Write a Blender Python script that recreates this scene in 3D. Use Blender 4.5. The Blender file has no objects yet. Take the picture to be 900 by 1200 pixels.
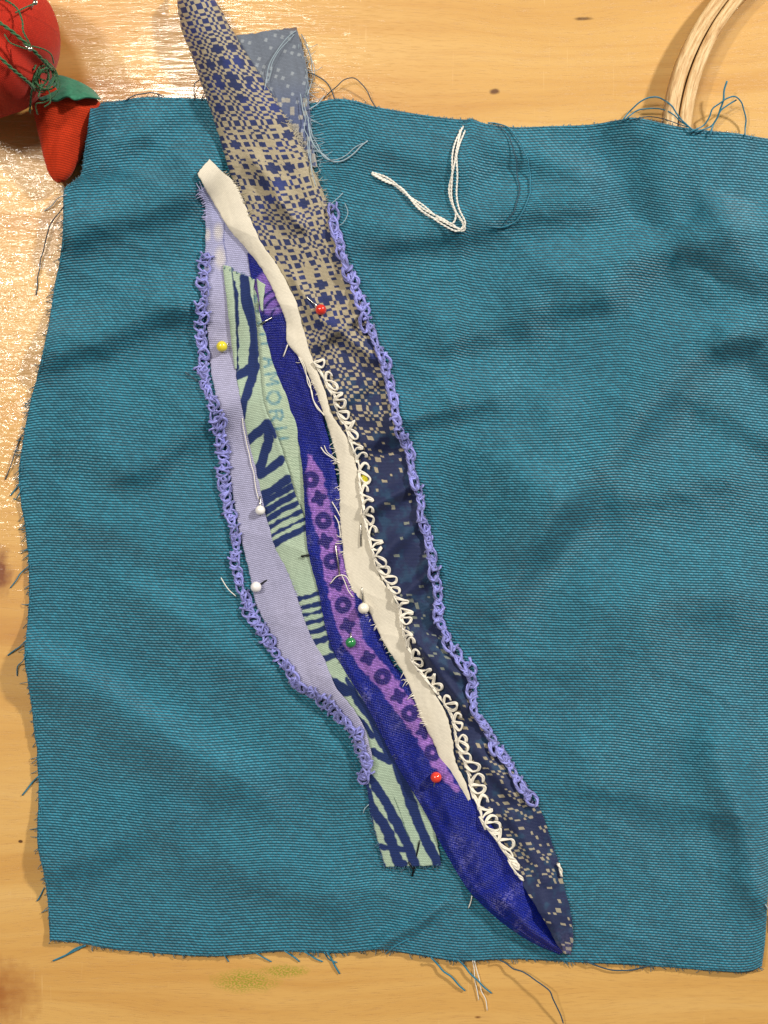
import bpy, math, random
import numpy as np
random.seed(7); rng = np.random.default_rng(7)
sc = bpy.context.scene
# ------------------------------------------------------------------ camera, lamps, exposure
S = 0.00025            # metres per photograph pixel on the table top (a pin head is about 3.3 mm)
H = 0.35               # camera height above the table
HP = H / S
cam = bpy.data.cameras.new('camera'); co = bpy.data.objects.new('camera', cam); sc.collection.objects.link(co)
co.location = (0, 0, H); co.rotation_euler = (0, 0, 0)
cam.sensor_fit = 'VERTICAL'; cam.sensor_height = 24; cam.lens = 24 * H / (1200 * S)
cam.clip_start = 0.01; cam.clip_end = 20
sc.camera = co
w = bpy.data.worlds.new('World'); sc.world = w; w.use_nodes = True
w.node_tree.nodes['Background'].inputs[0].default_value = (1.0, 0.97, 0.93, 1)
w.node_tree.nodes['Background'].inputs[1].default_value = 0.14
def area(name, loc, size, energy, col):
    l = bpy.data.lights.new(name, 'AREA'); l.shape = 'DISK'; l.size = size; l.energy = energy; l.color = col
    o = bpy.data.objects.new(name, l); sc.collection.objects.link(o); o.location = loc
    v = -np.array(loc); 
    import mathutils
    o.rotation_euler = mathutils.Vector(v).to_track_quat('-Z', 'Y').to_euler()
area('added_glare_lamp', (-0.62, 0.37, 1.5), 0.26, 4.5, (1.0, 0.93, 0.82))  # extra lamp, added for the glare on the varnish at left
area('ceiling_lamp_left', (-0.80, 0.46, 1.15), 0.11, 9, (1.0, 0.93, 0.82))
area('ceiling_lamp_back', (-0.27, 0.56, 1.5), 0.26, 7, (1.0, 0.93, 0.82))
area('ceiling_lamp_right', (0.95, 0.74, 0.76), 0.11, 21, (1.0, 0.95, 0.87))
sc.view_settings.view_transform = 'Standard'; sc.view_settings.look = 'None'
sc.view_settings.exposure = -0.08; sc.view_settings.gamma = 1

# ------------------------------------------------------------------ helpers
def lin(h):
    c = np.array([int(h[i:i+2], 16) for i in (0, 2, 4)]) / 255.
    return np.where(c <= 0.04045, c / 12.92, ((c + 0.055) / 1.055) ** 2.4)
def W(px, py, z):
    """photograph pixel (on its sight line) at height z pixels -> world metres"""
    px = np.asarray(px, float); py = np.asarray(py, float); z = np.asarray(z, float) + 0 * px
    k = (HP - z) / HP
    return np.stack([(px - 450) * S * k, (600 - py) * S * k, z * S], -1)
def link(o, parent=None):
    sc.collection.objects.link(o)
    if parent: o.parent = parent
    return o
def mk(name, V, F, mat, parent=None, uv=None, col=None, smooth=True):
    V = np.asarray(V, float).reshape(-1, 3)
    me = bpy.data.meshes.new(name)
    F = np.asarray(F)
    n = F.shape[1]
    me.vertices.add(len(V)); me.vertices.foreach_set('co', V.ravel())
    me.loops.add(F.size); me.loops.foreach_set('vertex_index', F.ravel().astype(np.int32))
    me.polygons.add(len(F)); me.polygons.foreach_set('loop_start', np.arange(0, F.size, n, dtype=np.int32))
    me.polygons.foreach_set('loop_total', np.full(len(F), n, np.int32))
    me.polygons.foreach_set('use_smooth', np.full(len(F), smooth))
    me.update(calc_edges=True)
    if uv is not None:
        l = me.uv_layers.new(name='UVMap'); l.data.foreach_set('uv', np.asarray(uv)[F.ravel()].ravel().astype(np.float32))
    if col is not None:
        a = me.color_attributes.new('Col', 'FLOAT_COLOR', 'POINT')
        c = np.ones((len(V), 4), np.float32); c[:, :3] = col; a.data.foreach_set('color', c.ravel())
    me.validate()
    me.materials.append(mat)
    return link(bpy.data.objects.new(name, me), parent)
def thing(name, label, cat, px, py, z=0, group=None):
    o = bpy.data.objects.new(name, None); link(o); o.empty_display_size = 0.005
    o['label'] = label; o['category'] = cat
    if group: o['group'] = group
    return o
def vnoise(x, y, seed=0):
    x = np.asarray(x, float); y = np.asarray(y, float)
    xi = np.floor(x).astype(np.int64); yi = np.floor(y).astype(np.int64); xf = x - xi; yf = y - yi
    def h(a, b):
        n = (a * 374761393 + b * 668265263 + seed * 974711) & 0x7fffffff
        n = ((n ^ (n >> 13)) * 1274126177) & 0x7fffffff
        return ((n ^ (n >> 16)) & 0xffff) / 65535.
    u = xf * xf * (3 - 2 * xf); v = yf * yf * (3 - 2 * yf)
    return (h(xi, yi) * (1 - u) + h(xi + 1, yi) * u) * (1 - v) + (h(xi, yi + 1) * (1 - u) + h(xi + 1, yi + 1) * u) * v
def fbm(x, y, seed=0, o=3):
    return sum(vnoise(x * 2 ** k, y * 2 ** k, seed + k) * 0.5 ** k for k in range(o)) / (2 - 0.5 ** (o - 1)) - 0.5
def crom(P, n):
    """Catmull-Rom through the rows of P, resampled evenly by chord length to n rows"""
    P = np.asarray(P, float)
    Q = np.vstack([2 * P[0] - P[1], P, 2 * P[-1] - P[-2]])
    out = []
    for i in range(len(P) - 1):
        t = np.linspace(0, 1, 16, endpoint=False)[:, None]
        a, b, c, d = Q[i], Q[i + 1], Q[i + 2], Q[i + 3]
        out.append(0.5 * (2 * b + (c - a) * t + (2 * a - 5 * b + 4 * c - d) * t ** 2 + (3 * b - a - 3 * c + d) * t ** 3))
    out = np.vstack(out + [P[-1:]])
    s = np.r_[0, np.cumsum(np.linalg.norm(np.diff(out[:, :2], axis=0), axis=1))]
    q = np.linspace(0, s[-1], n)
    return np.stack([np.interp(q, s, out[:, k]) for k in range(out.shape[1])], 1)
def length(P):
    P = np.asarray(P, float); return np.linalg.norm(np.diff(P[:, :2], axis=0), axis=1).sum()
def sdseg(X, Y, pts, w=None):
    """distance to a polyline, minus its half width"""
    pts = np.asarray(pts, float); d = np.full(X.shape, 1e9)
    for i in range(len(pts) - 1):
        a, b = pts[i], pts[i + 1]; v = b[:2] - a[:2]; L = max(v @ v, 1e-9)
        t = np.clip(((X - a[0]) * v[0] + (Y - a[1]) * v[1]) / L, 0, 1)
        q = np.hypot(X - a[0] - t * v[0], Y - a[1] - t * v[1])
        q = q - ((a[2] + (b[2] - a[2]) * t) if pts.shape[1] > 2 else w) / 2
        d = np.minimum(d, q)
    return d
def mixc(c, m, c2):
    m = np.clip(m, 0, 1)[..., None]; return c * (1 - m) + c2 * m

# ------------------------------------------------------------------ the lie of the teal cloth (heights in pixels)
HOOP_C, HOOP_R0, HOOP_R1, HOOP_H = (1062, 167), 248, 278, 26
RIDGES = [  # x0,y0,x1,y1, height, width on the left of the direction, width on its right
    (742, 126, 834, 246, 8, 30, 26), (470, 262, 664, 243, 8, 30, 26), (655, 318, 905, 258, 10, 34, 28),
    (634, 362, 712, 340, 6, 26, 22), (575, 700, 648, 588, 9, 70, 34), (648, 588, 900, 338, 13, 80, 38),
    (845, 478, 912, 512, 5, 34, 26), (480, 492, 570, 468, 7, 40, 18), (842, 880, 882, 1030, 6, 26, 26),
    (96, 266, 222, 212, 11, 34, 30), (60, 408, 205, 355, 9, 34, 26), (150, 540, 250, 474, 9, 36, 26),
    (40, 776, 262, 905, 9, 26, 44), (60, 1000, 200, 960, 5, 40, 36), (450, 1112, 502, 1074, 3.5, 8, 8),
    (690, 915, 850, 935, 4, 70, 30), (520, 400, 600, 380, 6, 40, 24), (700, 700, 860, 690, 5, 50, 40),
    (600, 780, 760, 740, 4, 50, 40), (95, 610, 230, 640, 5, 50, 30), (170, 700, 290, 780, 5, 30, 40), (70, 225, 170, 150, 6, 26, 24),
    (450, 175, 540, 200, 5, 30, 24), (590, 175, 680, 200, 5, 22, 22), (820, 300, 900, 320, 6, 30, 24), (860, 400, 910, 380, 6, 26, 26),
    (560, 560, 640, 500, 5, 40, 24), (740, 580, 850, 560, 5, 40, 30), (120, 470, 90, 520, 4, 30, 26), (225, 1000, 380, 1040, 4, 46, 36)]
def zc(px, py):
    px = np.asarray(px, float); py = np.asarray(py, float)
    z = np.full(px.shape, 2.2)
    wx = px + 26 * fbm(px / 90, py / 90, 40, 2); wy = py + 26 * fbm(px / 90, py / 90, 50, 2)
    for x0, y0, x1, y1, h, wl, wr in RIDGES:
        h = h * 2.6; wl *= 1.0; wr *= 1.0
        dx, dy = x1 - x0, y1 - y0; L = math.hypot(dx, dy)
        t = ((wx - x0) * dx + (wy - y0) * dy) / L; d = ((wx - x0) * dy - (wy - y0) * dx) / L   # d > 0: left of travel on the picture (up side)
        e = np.maximum(np.maximum(-t, t - L), 0) / (0.2 * L + 14)
        ww = np.where(d > 0, wl, wr)
        z = z + h * np.exp(-(d / ww) ** 2 - e ** 2)
    z = z + 5.0 * (fbm(px / 130 + 3, py / 70, 11, 3) + 0.25) + 1.0 * fbm(px / 26, py / 20, 5, 2)
    # flat where the strips are pinned down
    r = np.hypot(px - HOOP_C[0], py - HOOP_C[1])
    dd = np.where(r > 263, np.maximum(r - 281, 0) / 46, np.maximum(246 - r, 0) / 120)
    hz = (HOOP_H + 4) * np.exp(-dd ** 2)
    z = np.where(px > 560, np.maximum(z, 0.5 * (z + hz + np.sqrt((z - hz) ** 2 + 16)) - 1.0), z)
    rx_ = (px * .9 + py * .42) / 120; ry_ = (py * .9 - px * .42 + 30) / 62
    rg = 1 - np.abs(2 * vnoise(rx_, ry_, 91) - 1); z = z + 3.0 * rg ** 2 + 1.0 * (1 - np.abs(2 * vnoise(rx_ * 2.1 + 5, ry_ * 1.9, 92) - 1)) ** 2
    c = np.hypot((px - 102) / 24, (py - 138) / 40)
    z = z + 40 * np.exp(-c ** 2)
    return np.maximum(z, 1.2)
HMX0, HMY0 = -60, -60
HM = np.zeros((1340, 1040))
def hm(px, py, rad=2):
    out = -1e9
    for dx in (-rad, 0, rad):
        for dy in (-rad, 0, rad):
            i = np.clip(np.round(np.asarray(py) + dy - HMY0).astype(int), 0, HM.shape[0] - 1)
            j = np.clip(np.round(np.asarray(px) + dx - HMX0).astype(int), 0, HM.shape[1] - 1)
            out = np.maximum(out, HM[i, j])
    return out
def stamp(X, Y, Z):
    i = np.round(Y - HMY0).astype(int).ravel(); j = np.round(X - HMX0).astype(int).ravel(); z = Z.ravel()
    ok = (i >= 0) & (j >= 0) & (i < HM.shape[0]) & (j < HM.shape[1])
    np.maximum.at(HM, (i[ok], j[ok]), z[ok])

# ------------------------------------------------------------------ materials
class NT:
    def __init__(s, name, rough=0.8, spec=0.3, sheen=0.0):
        s.m = bpy.data.materials.new(name); s.m.use_nodes = True; s.t = s.m.node_tree; s.N = s.t.nodes; s.L = s.t.links
        s.b = s.N['Principled BSDF']; s.b.inputs['Roughness'].default_value = rough
        s.b.inputs['Specular IOR Level'].default_value = spec
        s.b.inputs['Sheen Weight'].default_value = sheen; s.b.inputs['Sheen Roughness'].default_value = 0.45
    def n(s, t, **k):
        x = s.N.new(t)
        for a, v in k.items():
            if hasattr(x, a): setattr(x, a, v)
        return x
    def i(s, node, **k):
        for a, v in k.items():
            a = a.replace('_', ' ')
            if isinstance(v, bpy.types.NodeSocket): s.L.new(v, node.inputs[a])
            else: node.inputs[a].default_value = v
        return node
    def math(s, op, a, b=None, c=None, clamp=False):
        x = s.N.new('ShaderNodeMath'); x.operation = op; x.use_clamp = clamp
        for k, v in enumerate((a, b, c)):
            if v is None: continue
            if isinstance(v, bpy.types.NodeSocket): s.L.new(v, x.inputs[k])
            else: x.inputs[k].default_value = v
        return x.outputs[0]
    def mix(s, f, a, b, mode='MIX'):
        x = s.N.new('ShaderNodeMix'); x.data_type = 'RGBA'; x.blend_type = mode
        for k, v in ((0, f), (6, a), (7, b)):
            if isinstance(v, bpy.types.NodeSocket): s.L.new(v, x.inputs[k])
            elif k == 0: x.inputs[0].default_value = v
            else: x.inputs[k].default_value = (*v, 1) if len(v) == 3 else v
        return x.outputs[2]
    def noise(s, vec, scale, detail=3, rough=0.5, dist=0):
        x = s.N.new('ShaderNodeTexNoise'); s.i(x, Scale=scale, Detail=detail, Roughness=rough, Distortion=dist)
        if vec: s.L.new(vec, x.inputs['Vector'])
        return x.outputs['Fac']
    def ramp(s, f, stops, interp='LINEAR'):
        x = s.N.new('ShaderNodeValToRGB'); x.color_ramp.interpolation = interp
        e = x.color_ramp.elements
        while len(e) > 1: e.remove(e[-1])
        e[0].position = stops[0][0]; e[0].color = (*stops[0][1], 1)
        for p, c in stops[1:]:
            q = e.new(p); q.color = (*c, 1)
        s.L.new(f, x.inputs[0]); return x.outputs[0]
    def mapping(s, vec, scale=(1, 1, 1), rot=(0, 0, 0), loc=(0, 0, 0)):
        x = s.N.new('ShaderNodeMapping'); x.inputs['Scale'].default_value = scale; x.inputs['Rotation'].default_value = rot; x.inputs['Location'].default_value = loc
        s.L.new(vec, x.inputs['Vector']); return x.outputs[0]
    def coord(s, which):
        return s.N.new('ShaderNodeTexCoord').outputs[which]
    def bump(s, h, strength, dist, normal=None):
        x = s.N.new('ShaderNodeBump'); x.inputs['Strength'].default_value = strength; x.inputs['Distance'].default_value = dist
        s.L.new(h, x.inputs['Height'])
        if normal: s.L.new(normal, x.inputs['Normal'])
        return x.outputs[0]
    def out(s, col=None, nrm=None):
        if col is not None:
            if isinstance(col, bpy.types.NodeSocket): s.L.new(col, s.b.inputs['Base Color'])
            else: s.b.inputs['Base Color'].default_value = (*col, 1)
        if nrm: s.L.new(nrm, s.b.inputs['Normal'])
        return s.m

def weave(name, width, row, mortar, colour=None, dark=0.45, rough=0.75, spec=0.3, sheen=0.15, bumpd=0.00012, angle=0, c2=None, cd=None, wob=0.25, fuzz=0.12, xs=1.0, gap=0.5):
    """woven cloth: UVs are millimetres; colour None reads the printed colour stored on the points"""
    t = NT(name, rough, spec, sheen)
    uv = t.coord('UV')
    nz = t.n('ShaderNodeTexNoise'); t.i(nz, Scale=0.03, Detail=2.0); t.L.new(uv, nz.inputs['Vector'])
    sub = t.n('ShaderNodeVectorMath', operation='SUBTRACT'); t.L.new(nz.outputs['Color'], sub.inputs[0]); sub.inputs[1].default_value = (.5, .5, .5)
    sca = t.n('ShaderNodeVectorMath', operation='SCALE'); t.L.new(sub.outputs[0], sca.inputs[0]); sca.inputs['Scale'].default_value = wob * 3
    add = t.n('ShaderNodeVectorMath', operation='ADD'); t.L.new(uv, add.inputs[0]); t.L.new(sca.outputs[0], add.inputs[1])
    v = t.mapping(add.outputs[0], rot=(0, 0, angle), scale=(xs, 1, 1))
    sp = t.n('ShaderNodeSeparateXYZ'); t.L.new(v, sp.inputs[0])
    rw = t.math('DIVIDE', sp.outputs[1], row); ri = t.math('FLOOR', rw); fr = t.math('FRACT', rw)
    uu = t.math('ADD', t.math('DIVIDE', sp.outputs[0], width), t.math('ADD', t.math('MULTIPLY', ri, 0.5), t.math('MULTIPLY', fr, 0.22)))
    ui = t.math('FLOOR', uu); fu = t.math('FRACT', uu)
    sy = t.math('POWER', t.math('SINE', t.math('MULTIPLY', fr, math.pi)), 0.75)
    sx = t.math('POWER', t.math('SINE', t.math('MULTIPLY', fu, math.pi)), 0.6)
    f = t.math('MULTIPLY', sy, t.math('ADD', 1.0 - gap, t.math('MULTIPLY', sx, gap)))
    cell = t.n('ShaderNodeCombineXYZ'); t.L.new(ui, cell.inputs[0]); t.L.new(ri, cell.inputs[1])
    wn = t.n('ShaderNodeTexWhiteNoise'); wn.noise_dimensions = '2D'; t.L.new(cell.outputs[0], wn.inputs['Vector'])
    slub = t.noise(t.mapping(uv, scale=(0.15, 1.6, 1)), 1.0, 2)
    big = t.noise(uv, 0.05, 3); fine = t.noise(uv, 2.6, 2)
    if colour is None:
        a = t.n('ShaderNodeAttribute', attribute_name='Col'); base = a.outputs['Color']
    else:
        base = t.mix(big, tuple(colour), tuple(c2 if c2 is not None else colour))
    d = t.mix(1.0, base, (dark,) * 3, 'MULTIPLY') if cd is None else t.mix(0.0, tuple(cd), tuple(cd))
    var = t.math('ADD', 1.0 - fuzz * 1.6, t.math('ADD', t.math('MULTIPLY', wn.outputs[0], fuzz * 1.6), t.math('MULTIPLY', t.math('ADD', slub, fine), fuzz * .8)))
    vc = t.n('ShaderNodeCombineXYZ')
    for q in range(3): t.L.new(var, vc.inputs[q])
    b3 = t.mix(1.0, base, vc.outputs[0], 'MULTIPLY')
    col = t.mix(f, d, b3)
    h = t.math('ADD', f, t.math('MULTIPLY', fine, 0.3))
    return t.out(col, t.bump(h, 0.8, bumpd))

def thread_mat(name, h, rough=0.6, spec=0.4, sheen=0.3, var=0.25):
    t = NT(name, rough, spec, sheen)
    o = t.coord('Object'); f = t.noise(o, 1800, 2); g = t.noise(o, 150, 2)
    c = lin(h)
    col = t.mix(f, tuple(c * (1 - var)), tuple(np.minimum(c * (1 + var), 1)))
    col = t.mix(t.math('MULTIPLY', g, 0.5), col, tuple(c * 0.6))
    t.b.inputs['Subsurface Weight'].default_value = 0.0
    return t.out(col, t.bump(f, 0.5, 0.0001))
def plied_mat(name, h):
    m = thread_mat(name, h, rough=0.5, spec=0.45, var=0.2); nt = m.node_tree; b = nt.nodes['Principled BSDF']; src = b.inputs['Base Color'].links[0].from_socket
    a = nt.nodes.new('ShaderNodeAttribute'); a.attribute_name = 'Col'; x = nt.nodes.new('ShaderNodeMix'); x.data_type = 'RGBA'; x.blend_type = 'MULTIPLY'; x.inputs[0].default_value = 1
    nt.links.new(src, x.inputs[6]); nt.links.new(a.outputs['Color'], x.inputs[7]); nt.links.new(x.outputs[2], b.inputs['Base Color']); return m
def plain(name, col, rough, spec=0.5, coat=0, metal=0, sss=0):
    t = NT(name, rough, spec)
    t.b.inputs['Coat Weight'].default_value = coat; t.b.inputs['Coat Roughness'].default_value = 0.08; t.b.inputs['Metallic'].default_value = metal
    o = t.coord('Object'); f = t.noise(o, 700, 2)
    c = lin(col)
    return t.out(t.mix(f, tuple(c * 0.9), tuple(np.minimum(c * 1.08, 1))))

M_teal = weave('teal_canvas_weave', 1.38, 0.80, 0.24, xs=1.0, gap=0.6, colour=lin('2a89a3'), c2=lin('1e718b'), cd=lin('041d26'), rough=0.5, spec=0.5, sheen=0.15, bumpd=0.0003, wob=0.8, fuzz=0.26)
M_print = weave('printed_cotton', 0.62, 0.50, 0.10, dark=0.62, rough=0.72, bumpd=0.00010, wob=0.3)
M_satin = weave('blue_satin_print', 0.55, 0.50, 0.13, dark=0.55, rough=0.38, spec=0.45, sheen=0.0, bumpd=0.00026, wob=0.2, fuzz=0.35)
M_pixel = weave('navy_tan_cotton', 0.5, 0.42, 0.07, dark=0.75, rough=0.6, spec=0.3, bumpd=0.00007, wob=0.2)
M_gauze = weave('lavender_gauze', 0.62, 0.56, 0.13, dark=0.5, rough=0.85, sheen=0.2, bumpd=0.00014, wob=0.35)
M_cream = weave('cream_twill_tape', 0.45, 0.40, 0.06, dark=0.82, rough=0.9, sheen=0.2, bumpd=0.00005, wob=0.2, fuzz=0.06)
M_red = weave('red_cotton', 0.8, 0.62, 0.09, colour=lin('d23c15'), c2=lin('c43311'), dark=0.55, rough=0.85, spec=0.2, sheen=0.1, bumpd=0.00008)
M_tom = weave('tomato_red_cloth', 0.7, 0.55, 0.05, colour=lin('cb2b0f'), c2=lin('b8220b'), dark=0.62, rough=0.75, spec=0.25, sheen=0.1, bumpd=0.00012)
T_teal = thread_mat('teal_thread', '1b7690'); T_dark = thread_mat('dark_blue_thread', '1d4356'); T_grey = thread_mat('pale_thread', '9fb2bd')
T_white = thread_mat('white_cotton_thread', 'eeeae0', var=0.06); T_cream = thread_mat('cream_stitch_thread', 'f1eadb', var=0.08)
T_purple = plied_mat('lavender_stitch_thread', '9092dc')
T_green = thread_mat('green_thread', '2a6238'); T_lav = thread_mat('lavender_fibre', 'b4b3dd'); T_navy = thread_mat('navy_fibre', '1c2b5c')
T_tan = thread_mat('tan_fibre', 'b9b09a'); T_mint = thread_mat('mint_fibre', '3a6f8a')
M_steel = plain('pin_steel', 'c9c4ba', 0.22, metal=1.0); M_black = plain('blackened_steel', '2a2a2e', 0.35, metal=0.6)

# felt of the strawberry's cap
t = NT('green_felt', 0.95, 0.15, 0.3); o_ = t.coord('Object'); f_ = t.noise(o_, 900, 4)
M_felt = t.out(t.mix(f_, tuple(lin('27604a')), tuple(lin('458c6e'))), t.bump(f_, 0.8, 0.0003))

# varnished pine board
def wood():
    t = NT('varnished_pine', 0.16, 0.5)
    o = t.coord('Object')
    mm = t.mapping(o, scale=(1000, 1000, 1000))                       # millimetres
    warp = t.noise(t.mapping(mm, scale=(0.006, 0.02, 1)), 1.0, 3)
    w2 = t.n('ShaderNodeCombineXYZ'); t.L.new(t.math('MULTIPLY', t.math('SUBTRACT', warp, 0.5), 26.0), w2.inputs[1])
    ad = t.n('ShaderNodeVectorMath', operation='ADD'); t.L.new(mm, ad.inputs[0]); t.L.new(w2.outputs[0], ad.inputs[1])
    v = ad.outputs[0]
    broad = t.noise(t.mapping(v, scale=(0.004, 0.07, 1)), 1.0, 3, 0.6)
    mid = t.noise(t.mapping(v, scale=(0.02, 0.5, 1)), 1.0, 4, 0.65)
    fine = t.noise(t.mapping(v, scale=(0.16, 3.6, 1)), 1.0, 4, 0.7)
    c = t.ramp(broad, [(0.25, lin('b98244')), (0.40, lin('ca9850')), (0.55, lin('d3a55d')), (0.75, lin('d8ae6a'))])
    c = t.mix(t.math('MULTIPLY', t.ramp(mid, [(0.50, (0, 0, 0)), (0.85, (1, 1, 1))]), 0.42), c, lin('b9803c'))
    c = t.mix(t.math('MULTIPLY', t.ramp(fine, [(0.5, (0, 0, 0)), (0.75, (1, 1, 1))]), 0.45), c, lin('a8733c'))
    def blob(px, py, rx, ry, edge=1.0, nz=0.6, ns=0.25):
        m = t.mapping(mm, loc=(-(px - 450) * .25 / (rx * .25), -(600 - py) * .25 / (ry * .25), 0), scale=(1 / (rx * .25), 1 / (ry * .25), 0))
        l = t.n('ShaderNodeVectorMath', operation='LENGTH'); t.L.new(m, l.inputs[0])
        q = t.math('ADD', l.outputs['Value'], t.math('MULTIPLY', t.math('SUBTRACT', t.noise(mm, ns, 4), 0.5), nz * 2))
        return t.math('SUBTRACT', 1.0, t.math('MULTIPLY', q, edge), clamp=True)
    for px, py, rx, ry, e, hexc, amt in ((580, 107, 8, 4, 1, '6b4218', 1.6), (0, 668, 16, 34, 1, '7d431a', 1.5), (-4, 1165, 46, 40, .8, '9b5c24', 1.0), (683, 22, 14, 2.5, 1, '74501f', 1.4),
                                         (100, 500, 40, 9, 1, 'a36a2c', .8), (20, 745, 60, 14, 1, 'b57c3e', .6), (24, 986, 3, 2, 1, '553311', 2), (716, 178, 5, 3, 1, '7a4d20', 1.2), (560, 1192, 5, 2, 1, '7a4d20', 1.2)):
        c = t.mix(t.math('MULTIPLY', blob(px, py, rx, ry, e), amt, clamp=True), c, lin(hexc))
    # green-yellow crayon rub along the front edge
    cr = t.math('MAXIMUM', blob(288, 1150, 46, 15, 1, .4), blob(332, 1138, 34, 9, 1, .4))
    gr = t.ramp(t.noise(t.mapping(mm, scale=(1, 1.6, 1), rot=(0, 0, .3)), 1.6, 3), [(0.42, (0, 0, 0)), (0.56, (1, 1, 1))])
    c = t.mix(t.math('MULTIPLY', t.math('MULTIPLY', cr, 1.9, clamp=True), t.math('MULTIPLY', gr, .85)), c, lin('8f8f22'))
    # pale scratches
    scr = t.ramp(t.noise(t.mapping(mm, scale=(1.2, .05, 1), rot=(0, 0, 0.35)), 1.0, 2), [(0.70, (0, 0, 0)), (0.76, (1, 1, 1))])
    c = t.mix(t.math('MULTIPLY', scr, .25), c, lin('efcb8e'))
    # brushed, lumpy varnish
    brush = t.noise(t.mapping(mm, scale=(0.16, 1.1, 1), rot=(0, 0, 0.04)), 1.0, 4, 0.6, 0.4)
    lumps = t.noise(t.mapping(mm, scale=(0.22, 0.34, 1), rot=(0, 0, -0.25)), 1.0, 2, 0.5, 1.2)
    left = blob(20, 370, 190, 330, 1, 0.1, 0.02)
    pores = t.ramp(fine, [(0.55, (1, 1, 1)), (0.72, (0, 0, 0))])
    streak = t.ramp(t.noise(t.mapping(mm, scale=(0.10, 1.25, 1), rot=(0, 0, 0.03)), 0.8, 1.2, 0.5, 0.5), [(0.48, (0, 0, 0)), (0.70, (1, 1, 1))], 'EASE')
    h = t.math('ADD', t.math('ADD', t.math('MULTIPLY', brush, 0.16), t.math('MULTIPLY', t.math('MULTIPLY', streak, t.math('ADD', t.math('MULTIPLY', blob(200, 130, 420, 420, 1, 0.3, 0.03), 1.0, clamp=True), 0.06)), 0.62)), t.math('MULTIPLY', t.math('MULTIPLY', lumps, 2.2), t.math('MULTIPLY', left, 1.6, clamp=True)))
    t.b.inputs['Coat Weight'].default_value = 1.0; t.b.inputs['Coat Roughness'].default_value = 0.08
    n = t.bump(h, 1.0, 0.00030); t.L.new(n, t.b.inputs['Coat Normal'])
    t.b.inputs['Roughness'].default_value = 0.38
    return t.out(c, t.bump(pores, 0.4, 0.0001))
M_wood = wood()
def hoopwood():
    t = NT('worn_beech', 0.42, 0.4); uv = t.coord('UV')
    g = t.noise(t.mapping(uv, scale=(0.12, 1.6, 1)), 1.0, 5, .65); s = t.noise(t.mapping(uv, scale=(.5, 3.5, 1)), 1.0, 3)
    c = t.ramp(g, [(0.3, lin('8d6238')), (0.42, lin('c79c66')), (0.6, lin('e3c593')), (0.8, lin('ecd5aa'))])
    c = t.mix(t.math('MULTIPLY', t.ramp(s, [(.62, (0, 0, 0)), (.7, (1, 1, 1))]), .5), c, lin('7a5230'))
    return t.out(c, t.bump(t.math('ADD', g, s), .6, .0003))
M_hoop = hoopwood()

# ------------------------------------------------------------------ tubes and threads
def tube(P, r, sides=6, taper=None):
    """P: (n,3) world points -> verts, quads"""
    P = np.asarray(P, float); n = len(P)
    T = np.gradient(P, axis=0); T /= np.linalg.norm(T, axis=1)[:, None] + 1e-12
    up = np.array([0.03, 0.05, 1.0]); A = np.cross(T, up); l = np.linalg.norm(A, axis=1)
    A[l < 1e-3] = (1, 0, 0); A /= np.linalg.norm(A, axis=1)[:, None]; B = np.cross(A, T)
    a = np.linspace(0, 2 * math.pi, sides, endpoint=False)
    rr = np.full(n, r) if np.isscalar(r) else np.asarray(r)
    V = P[:, None] + rr[:, None, None] * (np.cos(a)[None, :, None] * A[:, None] + np.sin(a)[None, :, None] * B[:, None])
    V = V.reshape(-1, 3)
    i = np.arange(n - 1)[:, None] * sides; j = np.arange(sides)[None]; k = (j + 1) % sides
    F = np.stack([i + j, i + k, i + sides + k, i + sides + j], -1).reshape(-1, 4)
    V = np.vstack([V, P[:1], P[-1:]]); a0 = n * sides
    c0 = np.stack([np.full(sides, a0), (np.arange(sides) + 1) % sides, np.arange(sides), np.full(sides, a0)], -1)
    # caps as quads made of two neighbours
    caps = []
    for q in range(0, sides - 1, 2):
        caps.append((a0, (q + 2) % sides, q + 1, q)); b = (n - 1) * sides
        caps.append((a0 + 1, b + q, b + q + 1, b + (q + 2) % sides))
    return V, np.vstack([F, np.array(caps)])
def join(parts):
    Vs, Fs, o = [], [], 0
    for V, F in parts: Vs.append(V); Fs.append(F + o); o += len(V)
    return np.vstack(Vs), np.vstack(Fs)
def path(pts, n=None, lift=0, r=1.0, follow=True, step=2.5):
    """pixel points (x,y[,extra z]) laid on whatever lies below"""
    P = np.asarray([(p[0], p[1], p[2] if len(p) > 2 else 0) for p in pts], float)
    n = n or max(5, int(length(P) / step))
    Q = crom(P, n) if len(P) > 2 else P[0] + (P[1] - P[0]) * np.linspace(0, 1, n)[:, None]
    z = hm(Q[:, 0], Q[:, 1], 1) if follow else 0
    z = np.asarray(z) + 0 * Q[:, 0]
    if follow and n > 6:
        k = np.array([1, 2, 3, 2, 1.]); k /= k.sum()
        z = np.maximum(np.convolve(np.pad(z, 2, 'edge'), k, 'valid'), z - .6)
    return W(Q[:, 0], Q[:, 1], z + Q[:, 2] + r + lift)
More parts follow.
